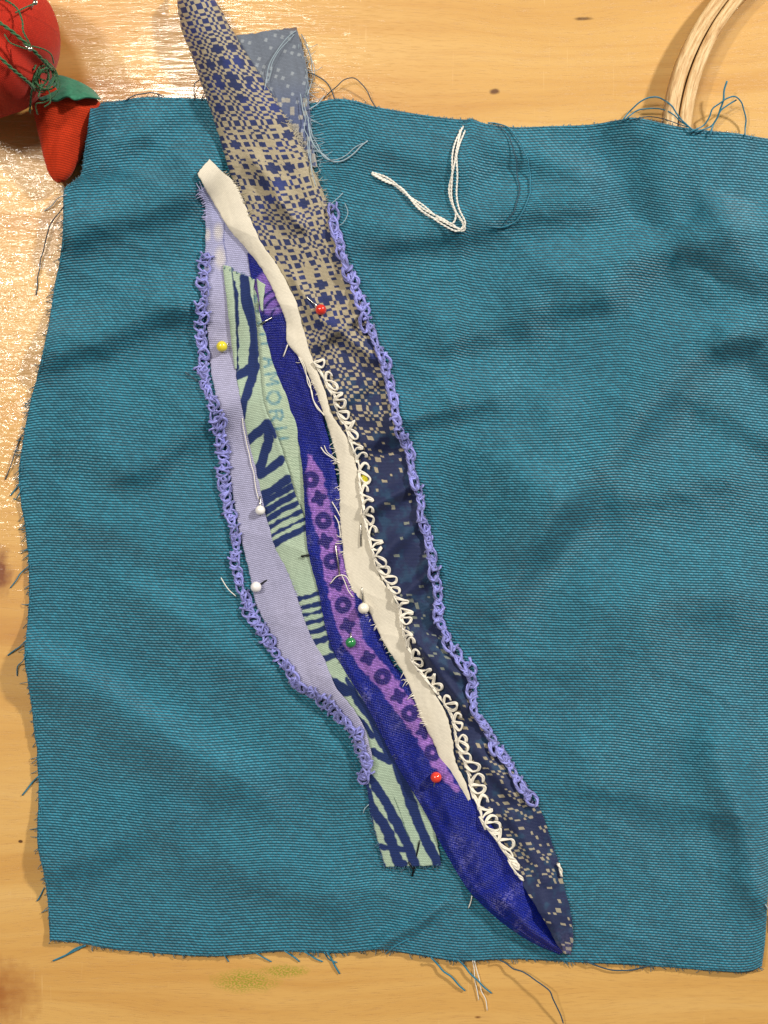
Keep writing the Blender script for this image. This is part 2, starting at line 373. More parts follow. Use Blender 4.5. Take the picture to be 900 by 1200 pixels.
def plied(P, r, plies=2, pitch=7.0, sides=5):
    """P world path; r world radius of the whole thread"""
    s = np.r_[0, np.cumsum(np.linalg.norm(np.diff(P, axis=0), axis=1))]
    n = max(6, int(s[-1] / (r * 0.9))); q = np.linspace(0, s[-1], n)
    C = np.stack([np.interp(q, s, P[:, k]) for k in range(3)], 1)
    T = np.gradient(C, axis=0); T /= np.linalg.norm(T, axis=1)[:, None] + 1e-12
    A = np.cross(T, (0.03, 0.05, 1.0)); A /= np.linalg.norm(A, axis=1)[:, None] + 1e-12; B = np.cross(A, T)
    out = []
    ph0 = random.random() * 6
    for k in range(plies):
        ph = ph0 + 2 * math.pi * k / plies + 2 * math.pi * q / (r * pitch)
        D = C + r * 0.5 * (np.cos(ph)[:, None] * A + np.sin(ph)[:, None] * B)
        out.append(tube(D, r * 0.58, sides))
    return join(out)
def thread(name, pts, r, mat, parent=None, lift=0, ply=False, follow=True):
    if len(pts) > 2 and length(np.array([p[:2] for p in pts])) > 25:
        q = crom([(p[0], p[1], p[2] if len(p) > 2 else 0) for p in pts], max(4, int(length(np.array([p[:2] for p in pts])) / 9)))
        q[1:-1, :2] += np.random.default_rng(int(pts[0][0] * 7 + pts[0][1])).normal(0, .7, (len(q) - 2, 2)); pts = q.tolist()
    P = path(pts, lift=lift, r=r, follow=follow)
    V, F = plied(P, r * S, 2) if ply else tube(P, r * S, 6)
    return mk(name, V, F, mat, parent)
def fray(name, edge, nthreads, lo, hi, r, mat, parent, side=1, lift=0.0, curl=0.35, inset=2.0, bias=0.0):
    """short broken threads standing out of a cut edge: one joined part"""
    E = crom(edge, 400) if len(edge) > 2 else np.asarray(edge[0], float) + (np.asarray(edge[1], float) - edge[0]) * np.linspace(0, 1, 400)[:, None]
    T = np.gradient(E[:, :2], axis=0); T /= np.linalg.norm(T, axis=1)[:, None] + 1e-9
    Nn = np.stack([T[:, 1], -T[:, 0]], 1) * side
    parts = []
    for _ in range(nthreads):
        k = random.randrange(400); L = lo + (hi - lo) * random.random() ** 2.5
        a = random.gauss(bias, curl); d = Nn[k] * math.cos(a) + T[k] * math.sin(a); b = T[k] * random.gauss(0, .3)
        p0 = E[k, :2] - Nn[k] * inset; p1 = p0 + d * (L * .5 + inset); p2 = p1 + (d + b) * L * .5
        z0 = float(hm(p0[0], p0[1], 0)); 
        zt = float(hm(p2[0], p2[1], 0))
        P = crom([(p0[0], p0[1], z0 - .4), (p1[0], p1[1], (z0 + zt) / 2 + .3 + random.random()), (p2[0], p2[1], zt + r + random.random() * 1.5 + lift)], 5)
        parts.append(tube(W(P[:, 0], P[:, 1], P[:, 2]), np.linspace(r, r * .7, 5) * S, 4))
    V, F = join(parts); o = mk(name, V, F, mat, parent); o['kind'] = 'stuff'; return o

# ------------------------------------------------------------------ tabletop
def tabletop():
    x0, x1, y0, y1, th = -0.45, 0.45, -0.40, 0.45, 0.025
    b = 0.002
    V = []
    for z, i in ((0, b), (-b, 0), (-th, 0)):
        V += [(x0 + i, y0 + i, z), (x1 - i, y0 + i, z), (x1 - i, y1 - i, z), (x0 + i, y1 - i, z)]
    F = [(0, 1, 2, 3), (8, 11, 10, 9)]
    for k in (0, 4):
        for j in range(4): F.append((k + j, k + 4 + j, k + 4 + (j + 1) % 4, k + (j + 1) % 4))
    o = mk('tabletop', V, F, M_wood, smooth=False); o['kind'] = 'structure'
tabletop()

# ------------------------------------------------------------------ embroidery hoop
hoop = thing('embroidery_hoop', 'worn wooden embroidery hoop half hidden under the top right of the teal cloth', 'embroidery hoop', 0, 0)
def ring(name, r0, r1, h):
    n = 160; prof = []
    c = 2.2
    for (r, z) in ((r0, 0.3), (r0, h - c), (r0 + .7, h - .7), (r0 + c, h), ((r0 + r1) / 2, h + .4), (r1 - c, h), (r1 - .7, h - .7), (r1, h - c), (r1, .3)): prof.append((r, z))
    m = len(prof); V = []; uv = []
    kk = (HP - h) / HP; cx, cy = (HOOP_C[0] - 450) * S * kk, (600 - HOOP_C[1]) * S * kk
    for i in range(n + 1):
        a = 2 * math.pi * i / n
        for j, (r, z) in enumerate(prof):
            wob = 0.5 * math.sin(a * 7 + r)
            V.append((cx + (r + wob) * S * math.cos(a), cy + (r + wob) * S * math.sin(a), z * S)); uv.append((a * r * .25, (r + z) * .25))
    F = [(i * m + j, i * m + j + 1, (i + 1) * m + j + 1, (i + 1) * m + j) for i in range(n) for j in range(m - 1)]
    F += [(i * m + m - 1, i * m, (i + 1) * m, (i + 1) * m + m - 1) for i in range(n)]
    return mk(name, V, F, M_hoop, hoop, uv=uv)
ring('inner_ring', HOOP_R0, 261.5, HOOP_H - 1); ring('outer_ring', 263, HOOP_R1, HOOP_H)

# ------------------------------------------------------------------ the teal cloth
TOP = [(106, 125), (120, 120), (140, 118), (165, 114), (190, 114), (215, 115), (240, 116), (270, 119), (300, 122), (330, 122), (365, 121), (392, 116), (415, 118), (440, 125), (480, 132), (520, 138), (545, 140), (553, 139), (570, 145), (600, 149), (640, 148), (690, 146), (722, 141), (745, 138), (770, 143), (800, 149), (830, 153), (862, 156), (885, 160), (925, 166)]
LEFT = [(106, 125), (103, 150), (98, 185), (94, 205), (84, 214), (75, 223), (74, 255), (72, 292), (63, 340), (56, 385), (46, 430), (36, 470), (28, 510), (22, 550), (24, 585), (31, 630), (34, 680), (32, 730), (29, 770), (36, 825), (43, 880), (45, 935), (44, 985), (50, 1020), (56, 1055), (58, 1102)]
BOT = [(58, 1102), (90, 1105), (130, 1112), (180, 1117), (240, 1121), (290, 1118), (330, 1115), (390, 1117), (420, 1115), (445, 1113), (480, 1118), (530, 1126), (560, 1126), (600, 1124), (660, 1127), (720, 1130), (790, 1134), (850, 1139), (878, 1139), (893, 1132)]
RIGHT = [(925, 166), (928, 250), (926, 400), (925, 550), (924, 700), (920, 820), (912, 920), (905, 990), (900, 1050), (897, 1100), (893, 1132)]
cloth = thing('teal_cloth', 'square of coarse teal blue woven cloth with frayed edges spread on the wooden table', 'cloth', 0, 0)
NU, NV = 380, 420
cT, cB, cL, cR = crom(TOP, NU), crom(BOT, NU), crom(LEFT, NV), crom(RIGHT, NV)
cL += (2.0 * fbm(np.arange(NV) / 6., np.zeros(NV), 3, 3))[:, None] * np.array([1, 0]) * np.linspace(0, 1, NV)[:, None] ** .2; cL[0] = cT[0]; cL[-1] = cB[0]
u = np.linspace(0, 1, NU)[None, :, None]; v = np.linspace(0, 1, NV)[:, None, None]
G = (1 - v) * cT[None] + v * cB[None] + (1 - u) * cL[:, None] + u * cR[:, None] - ((1 - u) * (1 - v) * cT[0] + u * (1 - v) * cT[-1] + (1 - u) * v * cB[0] + u * v * cB[-1])
GX, GY = G[..., 0], G[..., 1]
GZ = zc(GX, GY)
e = np.minimum(np.minimum(u[..., 0] * 850, (1 - u[..., 0]) * 850), np.minimum(v[..., 0] * 1000, (1 - v[..., 0]) * 1000))
GZ = GZ + (fbm(GX / 14, GY / 14, 77, 2) * 3) * np.exp(-(e / 12) ** 2)
GZ = np.maximum(GZ, 1.0)
def grid(name, X, Y, Z, mat, parent, uv=None, col=None, skirt=1.6, do_stamp=True):
    nv, nu = X.shape
    V = W(X, Y, Z).reshape(-1, 3)
    i = np.arange(nv - 1)[:, None] * nu; j = np.arange(nu - 1)[None]
    F = np.stack([i + j, i + nu + j, i + nu + j + 1, i + j + 1], -1).reshape(-1, 4)
    b = np.r_[np.arange(nu), np.arange(1, nv) * nu + nu - 1, (nv - 1) * nu + np.arange(nu - 2, -1, -1), np.arange(nv - 2, 0, -1) * nu]
    low = V[b].copy(); low[:, 2] = np.maximum(low[:, 2] - skirt * S, 0.00002); o = len(V); m = len(b); k = np.arange(m); k2 = (k + 1) % m
    Fs = np.stack([b[k], b[k2], o + k2, o + k], -1)
    V = np.vstack([V, low]); F = np.vstack([F, Fs])
    if uv is not None: uv = np.vstack([uv.reshape(-1, 2), uv.reshape(-1, 2)[b]])
    if col is not None: col = np.vstack([col.reshape(-1, 3), col.reshape(-1, 3)[b]])
    if do_stamp: stamp(X, Y, Z)
    return mk(name, V, F, mat, parent, uv=uv, col=col)
UVc = np.stack(np.broadcast_arrays((GX * .5 + 0.5 * (u[..., 0] * 850 + 60)) * .25, (-(GY * .2) - 0.8 * (v[..., 0] * 1000)) * .25), -1)
grid('cloth_panel', GX, GY, GZ, M_teal, cloth, uv=UVc)
# solid heights on the 1-pixel map, so that nothing finds a hole between cloth vertices
yy, xx = np.mgrid[0:HM.shape[0], 0:HM.shape[1]]; XX = xx + HMX0; YY = yy + HMY0
def inside(poly, X, Y):
    r = np.zeros(X.shape, bool); n = len(poly)
    for k in range(n):
        x0, y0 = poly[k]; x1, y1 = poly[(k + 1) % n]
        if y0 == y1: continue
        c = ((y0 > Y) != (y1 > Y)) & (X < (x1 - x0) * (Y - y0) / (y1 - y0) + x0); r ^= c
    return r
pin = inside(np.vstack([cT, cR, cB[::-1], cL[::-1]]).tolist()[::3], XX, YY)
HM[pin] = np.maximum(HM[pin], zc(XX[pin], YY[pin]))
# frayed edges and long loose threads; those by the hoop ride over it
rh = np.hypot(XX - HOOP_C[0], YY - HOOP_C[1]); ho = (rh > HOOP_R0 - 3) & (rh < HOOP_R1 + 3) & (YY < 300) & ~pin
HM[ho] = np.maximum(HM[ho], HOOP_H + 1)
fray('fringe', LEFT[6:], 330, 1.5, 10, .5, T_teal, cloth, side=-1, curl=.6, bias=.8)
fray('fringe', BOT, 260, 1, 7, .5, T_teal, cloth, side=-1, curl=.6, bias=.5)
fray('fringe', TOP[1:-1], 420, .8, 3, .45, T_teal, cloth, side=1, curl=.9)
fray('fringe', LEFT[:6], 80, 1.5, 6, .5, T_teal, cloth, side=-1, curl=.8)
for pts, mat, r in [
    ([(76, 240, 0), (64, 256, 4), (55, 274, 5), (47, 308, 3), (42, 346, 0)], T_dark, .7), ([(78, 228), (66, 236, 3), (52, 247, 1)], T_grey, .6),
    ([(24, 512), (14, 540, 3), (6, 562, 0)], T_dark, .7), ([(24, 566), (12, 581)], T_teal, .9), ([(26, 572), (19, 585, 1), (16, 584)], T_teal, .7), ([(33, 664), (22, 676, 2), (12, 689)], T_teal, .7),
    ([(31, 750), (20, 760, 2), (9, 768)], T_teal, .8), ([(31, 765), (22, 780, 2), (20, 792)], T_teal, .7), ([(45, 910), (36, 920, 1), (26, 932)], T_teal, .9), ([(52, 1040), (46, 1052, 1), (43, 1056)], T_teal, .7),
    ([(100, 1108), (80, 1117, 2), (62, 1126)], T_teal, 1.0), ([(98, 1108), (84, 1115, 3), (68, 1124)], T_teal, .8), ([(383, 1116), (392, 1130, 1), (398, 1141)], T_teal, 1.0), ([(380, 1116), (385, 1124), (395, 1128)], T_teal, .8),
    ([(333, 1114), (345, 1122, 1), (351, 1127)], T_teal, .9), ([(356, 1115), (368, 1122, 1), (378, 1127)], T_teal, .9), ([(300, 1117), (312, 1124, 1), (318, 1127)], T_teal, .8), ([(262, 1118), (268, 1127)], T_teal, .8),
    ([(505, 1122, 2), (524, 1142, 4), (545, 1161, 1)], T_teal, 1.0), ([(536, 1124, 2), (556, 1146, 4), (576, 1164, 1)], T_teal, 1.0),
    ([(583, 1124, 2), (612, 1140, 9), (640, 1158, 12), (649, 1172, 10), (660, 1199, 4)], T_dark, .8),
    ([(685, 1126), (706, 1134, 2), (736, 1137, 3), (762, 1131)], T_dark, .8),
    ([(147, 118), (163, 111, 5), (180, 109, 6), (192, 113, 1)], T_dark, .7), ([(228, 118), (227, 100, 8), (232, 94, 8), (238, 92, 5)], T_dark, .6), ([(236, 118), (240, 108, 4), (243, 112)], T_dark, .6),
    ([(379, 116), (396, 99, 8), (414, 91, 10), (428, 104, 7), (441, 127, 0)], T_dark, .6), ([(353, 84, 2), (373, 89, 5), (385, 101, 4), (392, 116, 0)], T_dark, .7),
    ([(572, 144), (592, 148, 1), (607, 164, 2), (618, 188, 2), (622, 217, 1), (613, 247, 1), (600, 263, 1), (578, 266, 0)], T_teal, .8),
    ([(583, 146), (597, 162, 2), (605, 190, 2), (608, 222, 1), (603, 246, 1), (592, 262, 1)], T_dark, .6),
    ([(729, 142), (744, 125, 9), (763, 114, 14), (783, 120, 14), (797, 137, 8), (813, 154, 2)], T_teal, .9), ([(731, 142), (746, 130, 7), (766, 127, 10), (785, 132, 10), (802, 145, 5), (815, 155, 2)], T_teal, .8),
    ([(737, 141), (761, 137, 6), (785, 142, 6), (807, 149, 3)], T_dark, .6), ([(808, 155, 2), (826, 145, 8), (836, 128, 14), (851, 115, 18), (861, 112, 18), (869, 120, 14), (873, 138, 7), (873, 160, 1)], T_teal, .9),
    ([(852, 95, 20), (846, 120, 15), (841, 137, 8), (832, 158, 2)], T_teal, 1.1), ([(814, 155, 2), (832, 148, 6), (842, 136, 10), (847, 127, 13), (863, 117, 14)], T_teal, .9),
    ([(480, 1100, 0), (462, 1110, 0), (452, 1118, 0)], T_teal, .8), ([(217, 436), (224, 441, 1), (232, 447)], T_dark, 1.0), ([(897, 1060), (903, 1075, 2), (901, 1092)], T_grey, .7)]:
    thread('loose_thread', pts, r, mat, cloth)
for pts in ([(556, 1126, 1), (562, 1150, 3), (571, 1184, 1)], [(554, 1126, 1), (556, 1145, 2), (561, 1172, 1)]): thread('loose_thread', pts, .55, T_white, cloth)

# ------------------------------------------------------------------ strips of cloth
def strip(name, secs, res, paint, mat, parent, bulge=0., wr=0., seed=0, jit=0.6, zfun=None, uvrot=False, skirt=1.6):
    """secs: (left x, y, right x, y, height left, height right) down the strip"""
    A = np.asarray(secs, float)
    C = np.c_[(A[:, 0] + A[:, 2]) / 2, (A[:, 1] + A[:, 3]) / 2, A]
    L = length(C); nv = int(L / res); Q = crom(C, nv)
    wmax = np.hypot(A[:, 2] - A[:, 0], A[:, 3] - A[:, 1]).max(); nu = max(8, int(wmax / res))
    v = np.linspace(0, 1, nu)[None]
    s = np.linspace(0, L, nv)[:, None]
    lx, ly, rx, ry = (Q[:, k:k + 1] for k in (2, 3, 4, 5))
    j1 = jit * 2 * fbm(s / 5, s * 0, seed + 5, 3); j2 = jit * 2 * fbm(s / 5, s * 0 + 9, seed + 8, 3)
    jt = jit * 3 * fbm(v * wmax / 4, v * 0 + 3, seed + 9, 2)
    X = lx * (1 - v) + rx * v + j1 * (1 - v) + j2 * v; Y = ly * (1 - v) + ry * v
    end = np.exp(-(s / 4) ** 2) + np.exp(-((L - s) / 4) ** 2); Y = Y + jt * end
    width = np.hypot(rx - lx, ry - ly); T = (v - .5) * width
    Z = zc(X, Y) + Q[:, 6:7] * (1 - v) + Q[:, 7:8] * v + bulge * np.sqrt(np.clip(1 - (2 * v - 1) ** 2, 0, 1)) + wr * (fbm(s / 60 + T / 90, T / 22 + s / 160, seed, 3) + .3)
    if zfun: Z = Z + zfun(X, Y, s, v, T)
    col = paint(X, Y, s + 0 * T, T + 0 * s, v + 0 * s)
    S_ = s + 0 * T
    uv = np.stack([T * .25, -S_ * .25], -1) if not uvrot else np.stack([S_ * .25, T * .25], -1)
    return grid(name, X, Y, Z, mat, parent, uv=uv, col=col, skirt=skirt)

# --- lavender gauze
lav = thing('lavender_strip', 'grey lavender gauze strip with a ragged top, left of the mint strip', 'fabric strip', 0, 0)
def p_lav(X, Y, s, T, v):
    c = np.broadcast_to(lin('a9a8c8'), X.shape + (3,)).copy()
    c = mixc(c, np.clip((420 - Y) / 220, 0, 1) * .6, lin('9fa6dc'))
    c = mixc(c, np.clip((fbm(X / 60, Y / 90, 3) + .1) * 2, 0, 1) * .4, lin('b9b4cf'))
    for x, y, rx, ry in ((256, 272, 6, 11), (258, 302, 7, 14), (243, 275, 4, 8), (262, 250, 5, 5)):
        c = mixc(c, np.clip(1.6 - 1.3 * np.hypot((X - x) / rx, (Y - y) / ry), 0, 1) * .7, lin('ddd6cf'))
    c = mixc(c, sdseg(X, Y, [(264, 250), (262, 280), (266, 305), (262, 320)], 1.2) < 0, lin('7b7fb0'))
    return c
strip('gauze', [(232, 222, 258, 216, 2, 3), (240, 240, 264, 234, 1.5, 3), (241, 262, 280, 258, 1.5, 2), (240, 297, 296, 292, 1.5, 2), (240, 345, 300, 340, 1.5, 2), (244, 395, 296, 392, 1.5, 2), (248, 440, 290, 436, 1.5, 1.8), (257, 480, 297, 474, 1.5, 1.8),
     (266, 527, 305, 520, 1.5, 1.8), (272, 576, 316, 570, 1.5, 1.8), (282, 627, 326, 617, 1.5, 1.8), (291, 667, 342, 655, 1.5, 1.8), (300, 708, 353, 694, 1.5, 1.8), (316, 740, 364, 724, 1.5, 2), (333, 776, 377, 758, 1.8, 4),
     (352, 803, 386, 788, 2, 7), (376, 819, 395, 808, 3, 8), (397, 836, 412, 828, 4, 9), (412, 858, 426, 851, 5, 9), (422, 880, 433, 874, 5, 9), (425, 898, 437, 892, 4, 9), (425, 914, 433, 911, 3, 7)], 1.1, p_lav, M_gauze, lav, bulge=2.2, wr=3.4, seed=21, jit=1.0)
fray('fringe', [(232, 222), (245, 220), (258, 216)], 18, 3, 10, .5, T_lav, lav, side=1)
fray('fringe', [(232, 222), (240, 240), (241, 262)], 24, 2, 8, .5, T_lav, lav, side=-1)
fray('fringe', [(336, 669), (347, 696), (360, 738), (373, 778)], 20, 2, 5, .4, T_lav, lav, side=1)

# --- mint strip with navy zebra print, and its selvage
mint = thing('zebra_strip', 'mint green strip with navy zebra print and faded selvage letters, second from the left', 'fabric strip', 0, 0)
NAVY = lin('122a63')
def stripes_print():
    L = []
    L += [[(273, 332, 5), (275, 345, 8), (275, 372, 9), (274, 400, 7), (276, 432, 7)], [(286, 326, 10), (288, 350, 11), (297, 383, 9), (298, 404, 9), (297, 426, 10)],
          [(276, 441, 9), (288, 435, 10), (300, 429, 9)], [(300, 429, 9), (292, 453, 9), (285, 473, 8), (284, 490, 6)],
          [(291, 516, 9), (303, 506, 9), (314, 497, 9)], [(314, 497, 10), (315, 517, 10), (304, 551, 10)], [(304, 557, 7), (316, 550, 8), (330, 538, 8)],
          [(322, 512, 2), (318, 500, 8)], [(303, 583, 9), (318, 575, 8), (337, 562, 9)]]
    for k in range(1, 7):
        a = (299 + 2.6 * k, 585.5 + 9.2 * k); b = (338 + 3.7 * k, 560.5 + 9.6 * k); w_ = [6.5, 6, 5, 4, 3.5, 7][k - 1]
        L.append([(*a, w_), ((a[0] + b[0]) / 2, (a[1] + b[1]) / 2 - 1.2, w_ * .9), (*b, w_)])
    lf = [(344, 703), (347, 713), (350, 722), (353, 732), (356, 743), (359, 755), (367, 776)]; rt = [(380, 693), (382, 705), (384, 713), (387, 722), (390, 732), (394, 744), (402, 762)]
    for a, b, w_ in zip(lf, rt, (5, 5, 4, 4, 5.5, 6.5, 7)): L.append([(*a, w_), ((a[0] + b[0]) / 2 + 1, (a[1] + b[1]) / 2 + 1, w_ * .8), (*b, w_)])
    L += [[(386, 742, 4), (390, 758, 8), (398, 770, 6)], [(378, 790, 5), (390, 799, 11), (402, 808, 13), (413, 811, 8)], [(406, 795, 4), (420, 822, 8), (436, 843, 9), (450, 872, 9), (458, 890, 10)],
          [(436, 880, 6), (446, 886, 9), (458, 891, 9)], [(412, 838, 4), (425, 846, 5), (436, 862, 4)],
          [(428, 905, 5), (429, 925, 8), (436, 948, 9), (447, 963, 11), (454, 974, 11), (461, 995, 10), (468, 1016, 10)],
          [(430, 905, 5), (439, 920, 9), (454, 943, 9), (462, 960, 11), (472, 977, 10), (481, 998, 10), (487, 1016, 10)],
          [(462, 890, 8), (469, 905, 10), (475, 923, 10), (484, 946, 11), (492, 970, 11), (501, 988, 10), (515, 1016, 11)],
          [(447, 992, 5), (465, 995, 6), (482, 996, 5)], [(434, 950, 3), (437, 972, 2.5), (444, 1000, 4), (449, 1016, 6)], [(468, 1010, 8), (474, 1012, 5)]]
    return L
PR = stripes_print()
def p_mint(X, Y, s, T, v):
    c = np.broadcast_to(lin('acbfa8'), X.shape + (3,)).copy()
    c = mixc(c, np.clip((fbm(X / 30, Y / 30, 7) + .15) * 2, 0, 1) * .35, lin('9bb9a4'))
    wob = 1.6 * fbm(X / 5, Y / 5, 31, 2) + 1.4 * fbm(X / 14, Y / 14, 33, 2)
    d = np.full(X.shape, 1e9)
    for p in PR: d = np.minimum(d, sdseg(X, Y, p) - .9)
    c = mixc(c, .5 - (d + wob * 1.6) / 1.3, NAVY)
    c = mixc(c, .8 * (sdseg(X, Y, [(462, 935), (470, 955), (478, 980)], .9) < 0), lin('3a5a50'))
    return c
def fold(x):  return lambda X, Y, s, v, T: x * np.exp(-((v - .93) / .1) ** 2)
def LET(ch, x, y, w_, h_, ang):
    G_ = {'N': [[(0, 1), (0, 0), (1, 1), (1, 0)]], 'D': [[(0, 0), (0, 1), (.6, 1), (1, .75), (1, .25), (.6, 0), (0, 0)]], 'O': [[(.5, 0), (.9, .2), (1, .5), (.9, .8), (.5, 1), (.1, .8), (0, .5), (.1, .2), (.5, 0)]],
          'M': [[(0, 1), (0, 0), (.5, .6), (1, 0), (1, 1)]], 'R': [[(0, 1), (0, 0), (.7, 0), (1, .25), (.7, .5), (0, .5)], [(.5, .5), (1, 1)]], 'E': [[(1, 0), (0, 0), (0, 1), (1, 1)], [(0, .5), (.8, .5)]],
          'A': [[(0, 1), (.5, 0), (1, 1)], [(.2, .65), (.8, .65)]], 'L': [[(0, 0), (0, 1), (.9, 1)]], 'I': [[(.5, 0), (.5, 1)]], 'U': [[(0, 0), (0, .8), (.5, 1), (1, .8), (1, 0)]]}
    out = []; ca, sa = math.cos(ang), math.sin(ang)
    for st in G_[ch]:
        out.append([(x + (p[0] - .5) * w_ * ca - (p[1] - .5) * h_ * sa, y + (p[0] - .5) * w_ * sa + (p[1] - .5) * h_ * ca) for p in st])
    return out
letters = []
for ch, x, y, w_ in (('L', 306, 350, 7), ('I', 308, 364, 6), ('I', 310, 378, 6), ('I', 312, 391, 6), ('I', 314, 402, 6), ('A', 317, 424, 10), ('M', 319, 444, 12), ('O', 321, 466, 15), ('R', 324, 487, 11), ('I', 328, 502, 6), ('I', 330, 514, 6)):
    letters += LET(ch, x, y, w_, 15 if ch == 'O' else 14, math.radians(82))
def p_selv(X, Y, s, T, v):
    c = np.broadcast_to(lin('b5c7ae'), X.shape + (3,)).copy()
    c = mixc(c, np.clip((fbm(X / 12, Y / 12, 9) + .1) * 2, 0, 1) * .25, lin('9dc0a0'))
    d = np.full(X.shape, 1e9)
    for l in letters: d = np.minimum(d, sdseg(X, Y, l, 3.0))
    c = mixc(c, np.clip(.6 - (d + 1.6 * fbm(X / 3, Y / 3, 4, 2)) / 2.0, 0, 1) * (.45 + .5 * vnoise(X / 2.2, Y / 2.2, 8)), lin('4b87a0'))
    rib = (np.abs(((Y - X * .08) / 4.6) % 1 - .5) < .12) & (Y > 485)
    c = mixc(c, .28 * rib, lin('4a6a58'))
    return c
strip('selvage', [(288, 326, 308, 333, 4, 4), (292, 345, 311, 342, 4, 4), (295, 380, 316, 375, 4, 4), (298, 429, 328, 422, 4, 4.5), (305, 478, 342, 468, 4, 5), (318, 515, 354, 505, 4, 5), (330, 552, 358, 540, 4, 5), (340, 598, 360, 590, 4, 5), (352, 630, 360, 626, 4, 4)],
      .6, p_selv, M_print, mint, bulge=.8, wr=.8, seed=61, jit=.5, uvrot=False)
strip('printed_panel', [(262, 313, 298, 327, 4.5, 10), (265, 340, 297, 345, 4, 10), (269, 375, 300, 377, 4, 9.5), (274, 410, 303, 410, 4, 9), (277, 440, 305, 438, 4, 9), (284, 480, 310, 476, 4, 9), (291, 515, 324, 508, 4, 9), (300, 555, 336, 545, 4, 9), (309, 595, 347, 582, 4, 9),
     (316, 620, 357, 606, 4, 6), (322, 642, 364, 628, 4, 5), (336, 669, 372, 660, 4, 5), (347, 696, 382, 688, 4, 5), (354, 718, 388, 712, 4.2, 5), (362, 745, 398, 735, 4.5, 5), (372, 776, 410, 760, 4, 5), (387, 808, 430, 790, 4, 5), (404, 838, 448, 820, 3.5, 5), (418, 868, 466, 852, 3.2, 5),
     (425, 895, 482, 884, 2.6, 5), (430, 925, 496, 918, 2.2, 4.5), (434, 955, 508, 952, 2, 3), (442, 985, 512, 984, 2, 2.4), (450, 1016, 517, 1014, 2, 2.4)], .62, p_mint, M_print, mint, bulge=2.2, wr=2.0, seed=44, jit=.7, zfun=fold(.9))
def p_leaf(X, Y, s, T, v):
    c = np.broadcast_to(lin('acbfa8'), X.shape + (3,)).copy()
    return mixc(c, np.clip((v - .82) / .1, 0, 1) * .9, NAVY)
strip('folded_edge', [(261, 310, 272, 313, 7, 8), (263, 330, 274, 331, 7, 9), (266, 355, 276, 356, 7, 9), (269, 382, 277, 383, 7, 9), (272, 408, 278, 408, 6, 8), (275, 432, 278, 432, 5, 6)], .6, p_leaf, M_print, mint, bulge=1.6, wr=.6, seed=63, jit=.6)
strip('folded_edge', [(301, 327, 311, 333, 7, 8), (303, 345, 309, 349, 7, 8), (305, 362, 308, 364, 7, 7)], .6, lambda X, Y, s, T, v: np.broadcast_to(lin('b0c2aa'), X.shape + (3,)).copy(), M_print, mint, bulge=1.2, seed=64, jit=.6)
fray('fringe', [(450, 1016), (480, 1016), (517, 1014)], 46, 1.5, 7, .45, T_mint, mint, side=-1)
fray('fringe', [(430, 925), (434, 955), (442, 985), (450, 1016)], 26, 1.5, 8, .4, T_mint, mint, side=-1)
fray('fringe', [(262, 313), (298, 327)], 20, 1, 4, .4, T_mint, mint, side=1)
thread('loose_thread', [(303, 585, 1), (295, 545, 1), (288, 512, 1), (284, 490, 0)], .5, T_cream, mint)
thread('loose_thread', [(432, 943, 1), (427, 948, 2), (426, 953, 1)], .5, T_grey, mint)

# --- royal blue strip with lilac printed band
blue = thing('royal_blue_strip', 'deep royal blue satin strip with a lilac printed band of rings and stars', 'fabric strip', 0, 0)
BAND = [(363, 536, 4), (366, 548, 14), (369, 565, 22), (374, 585, 24), (379, 608, 24), (385, 633, 22), (389, 656, 24), (396, 683, 26), (402, 709, 28), (408, 733, 26), (414, 752, 24), (430, 773, 24), (449, 796, 22), (467, 818, 22), (482, 840, 22), (497, 862, 20), (508, 884, 18), (520, 906, 12), (536, 926, 4)]
RINGS = [(364, 562), (379, 610), (389, 658), (402, 709), (448, 793), (480, 836), (507, 882)]
STARS = [(374, 584), (381, 634), (395, 684), (407, 733), (431, 771), (467, 816), (496, 857)]
def p_blue(X, Y, s, T, v):
    c = np.broadcast_to(lin('0b1e8a'), X.shape + (3,)).copy()
    c = mixc(c, np.clip((540 - Y) / 60, 0, 1) * .6, lin('191e7e'))
    c = mixc(c, np.clip((Y - 890) / 80, 0, 1) * .4, lin('0c219a'))
    # sheen of the satin put into the colour as pale flecks
    fl = np.clip((fbm(X / 16 + Y / 40, Y / 34, 15, 3) - .04) * 4, 0, 1)
    c = mixc(c, .5 * fl * (vnoise(X * .9, Y * .9, 3) > .55) * (Y > 560), lin('8f8cd8'))
    d = sdseg(X, Y, BAND); wob = 7.0 * fbm(X / 7, Y / 7, 17, 3)
    m = np.clip(.5 - (d + wob) / 2.2, 0, 1)
    c = mixc(c, m * (.55 + .5 * vnoise(X / 1.5, Y / 1.5, 2)), lin('aa78d2'))
    dd = np.full(X.shape, 1e9)
    for k, (x, y) in enumerate(RINGS):
        r = np.hypot(X - x, (Y - y)); dd = np.minimum(dd, np.abs(r - 6.4) - 3.6)
    for x, y in STARS:
        a = np.arctan2(Y - y, X - x) + .3; r = np.hypot(X - x, Y - y); dd = np.minimum(dd, r - (8.0 + 1.8 * np.cos(4 * a)))
    c = mixc(c, np.clip(.6 - (dd + wob * .3) / 1.6, 0, 1) * .95, lin('1b1872'))
    # purple flower fragment at the top
    d = np.hypot((X - 318) / 22, (Y - 343) / 26) - 1; c = mixc(c, np.clip(.5 - d * 6, 0, 1), lin('8160bd'))
    for r in (9, 19, 27):
        c = mixc(c, np.clip(1.4 - np.abs(np.hypot(X - 330, (Y - 372) * .9) - r - 3) / 1.6, 0, 1) * (Y < 375), lin('1d1d6b'))
    c = mixc(c, np.clip(1.3 - np.abs(Y - 362 - (X - 318) * -.12) / 1.3, 0, 1) * (X < 335) * (Y > 350), lin('8f80cf'))
    return c
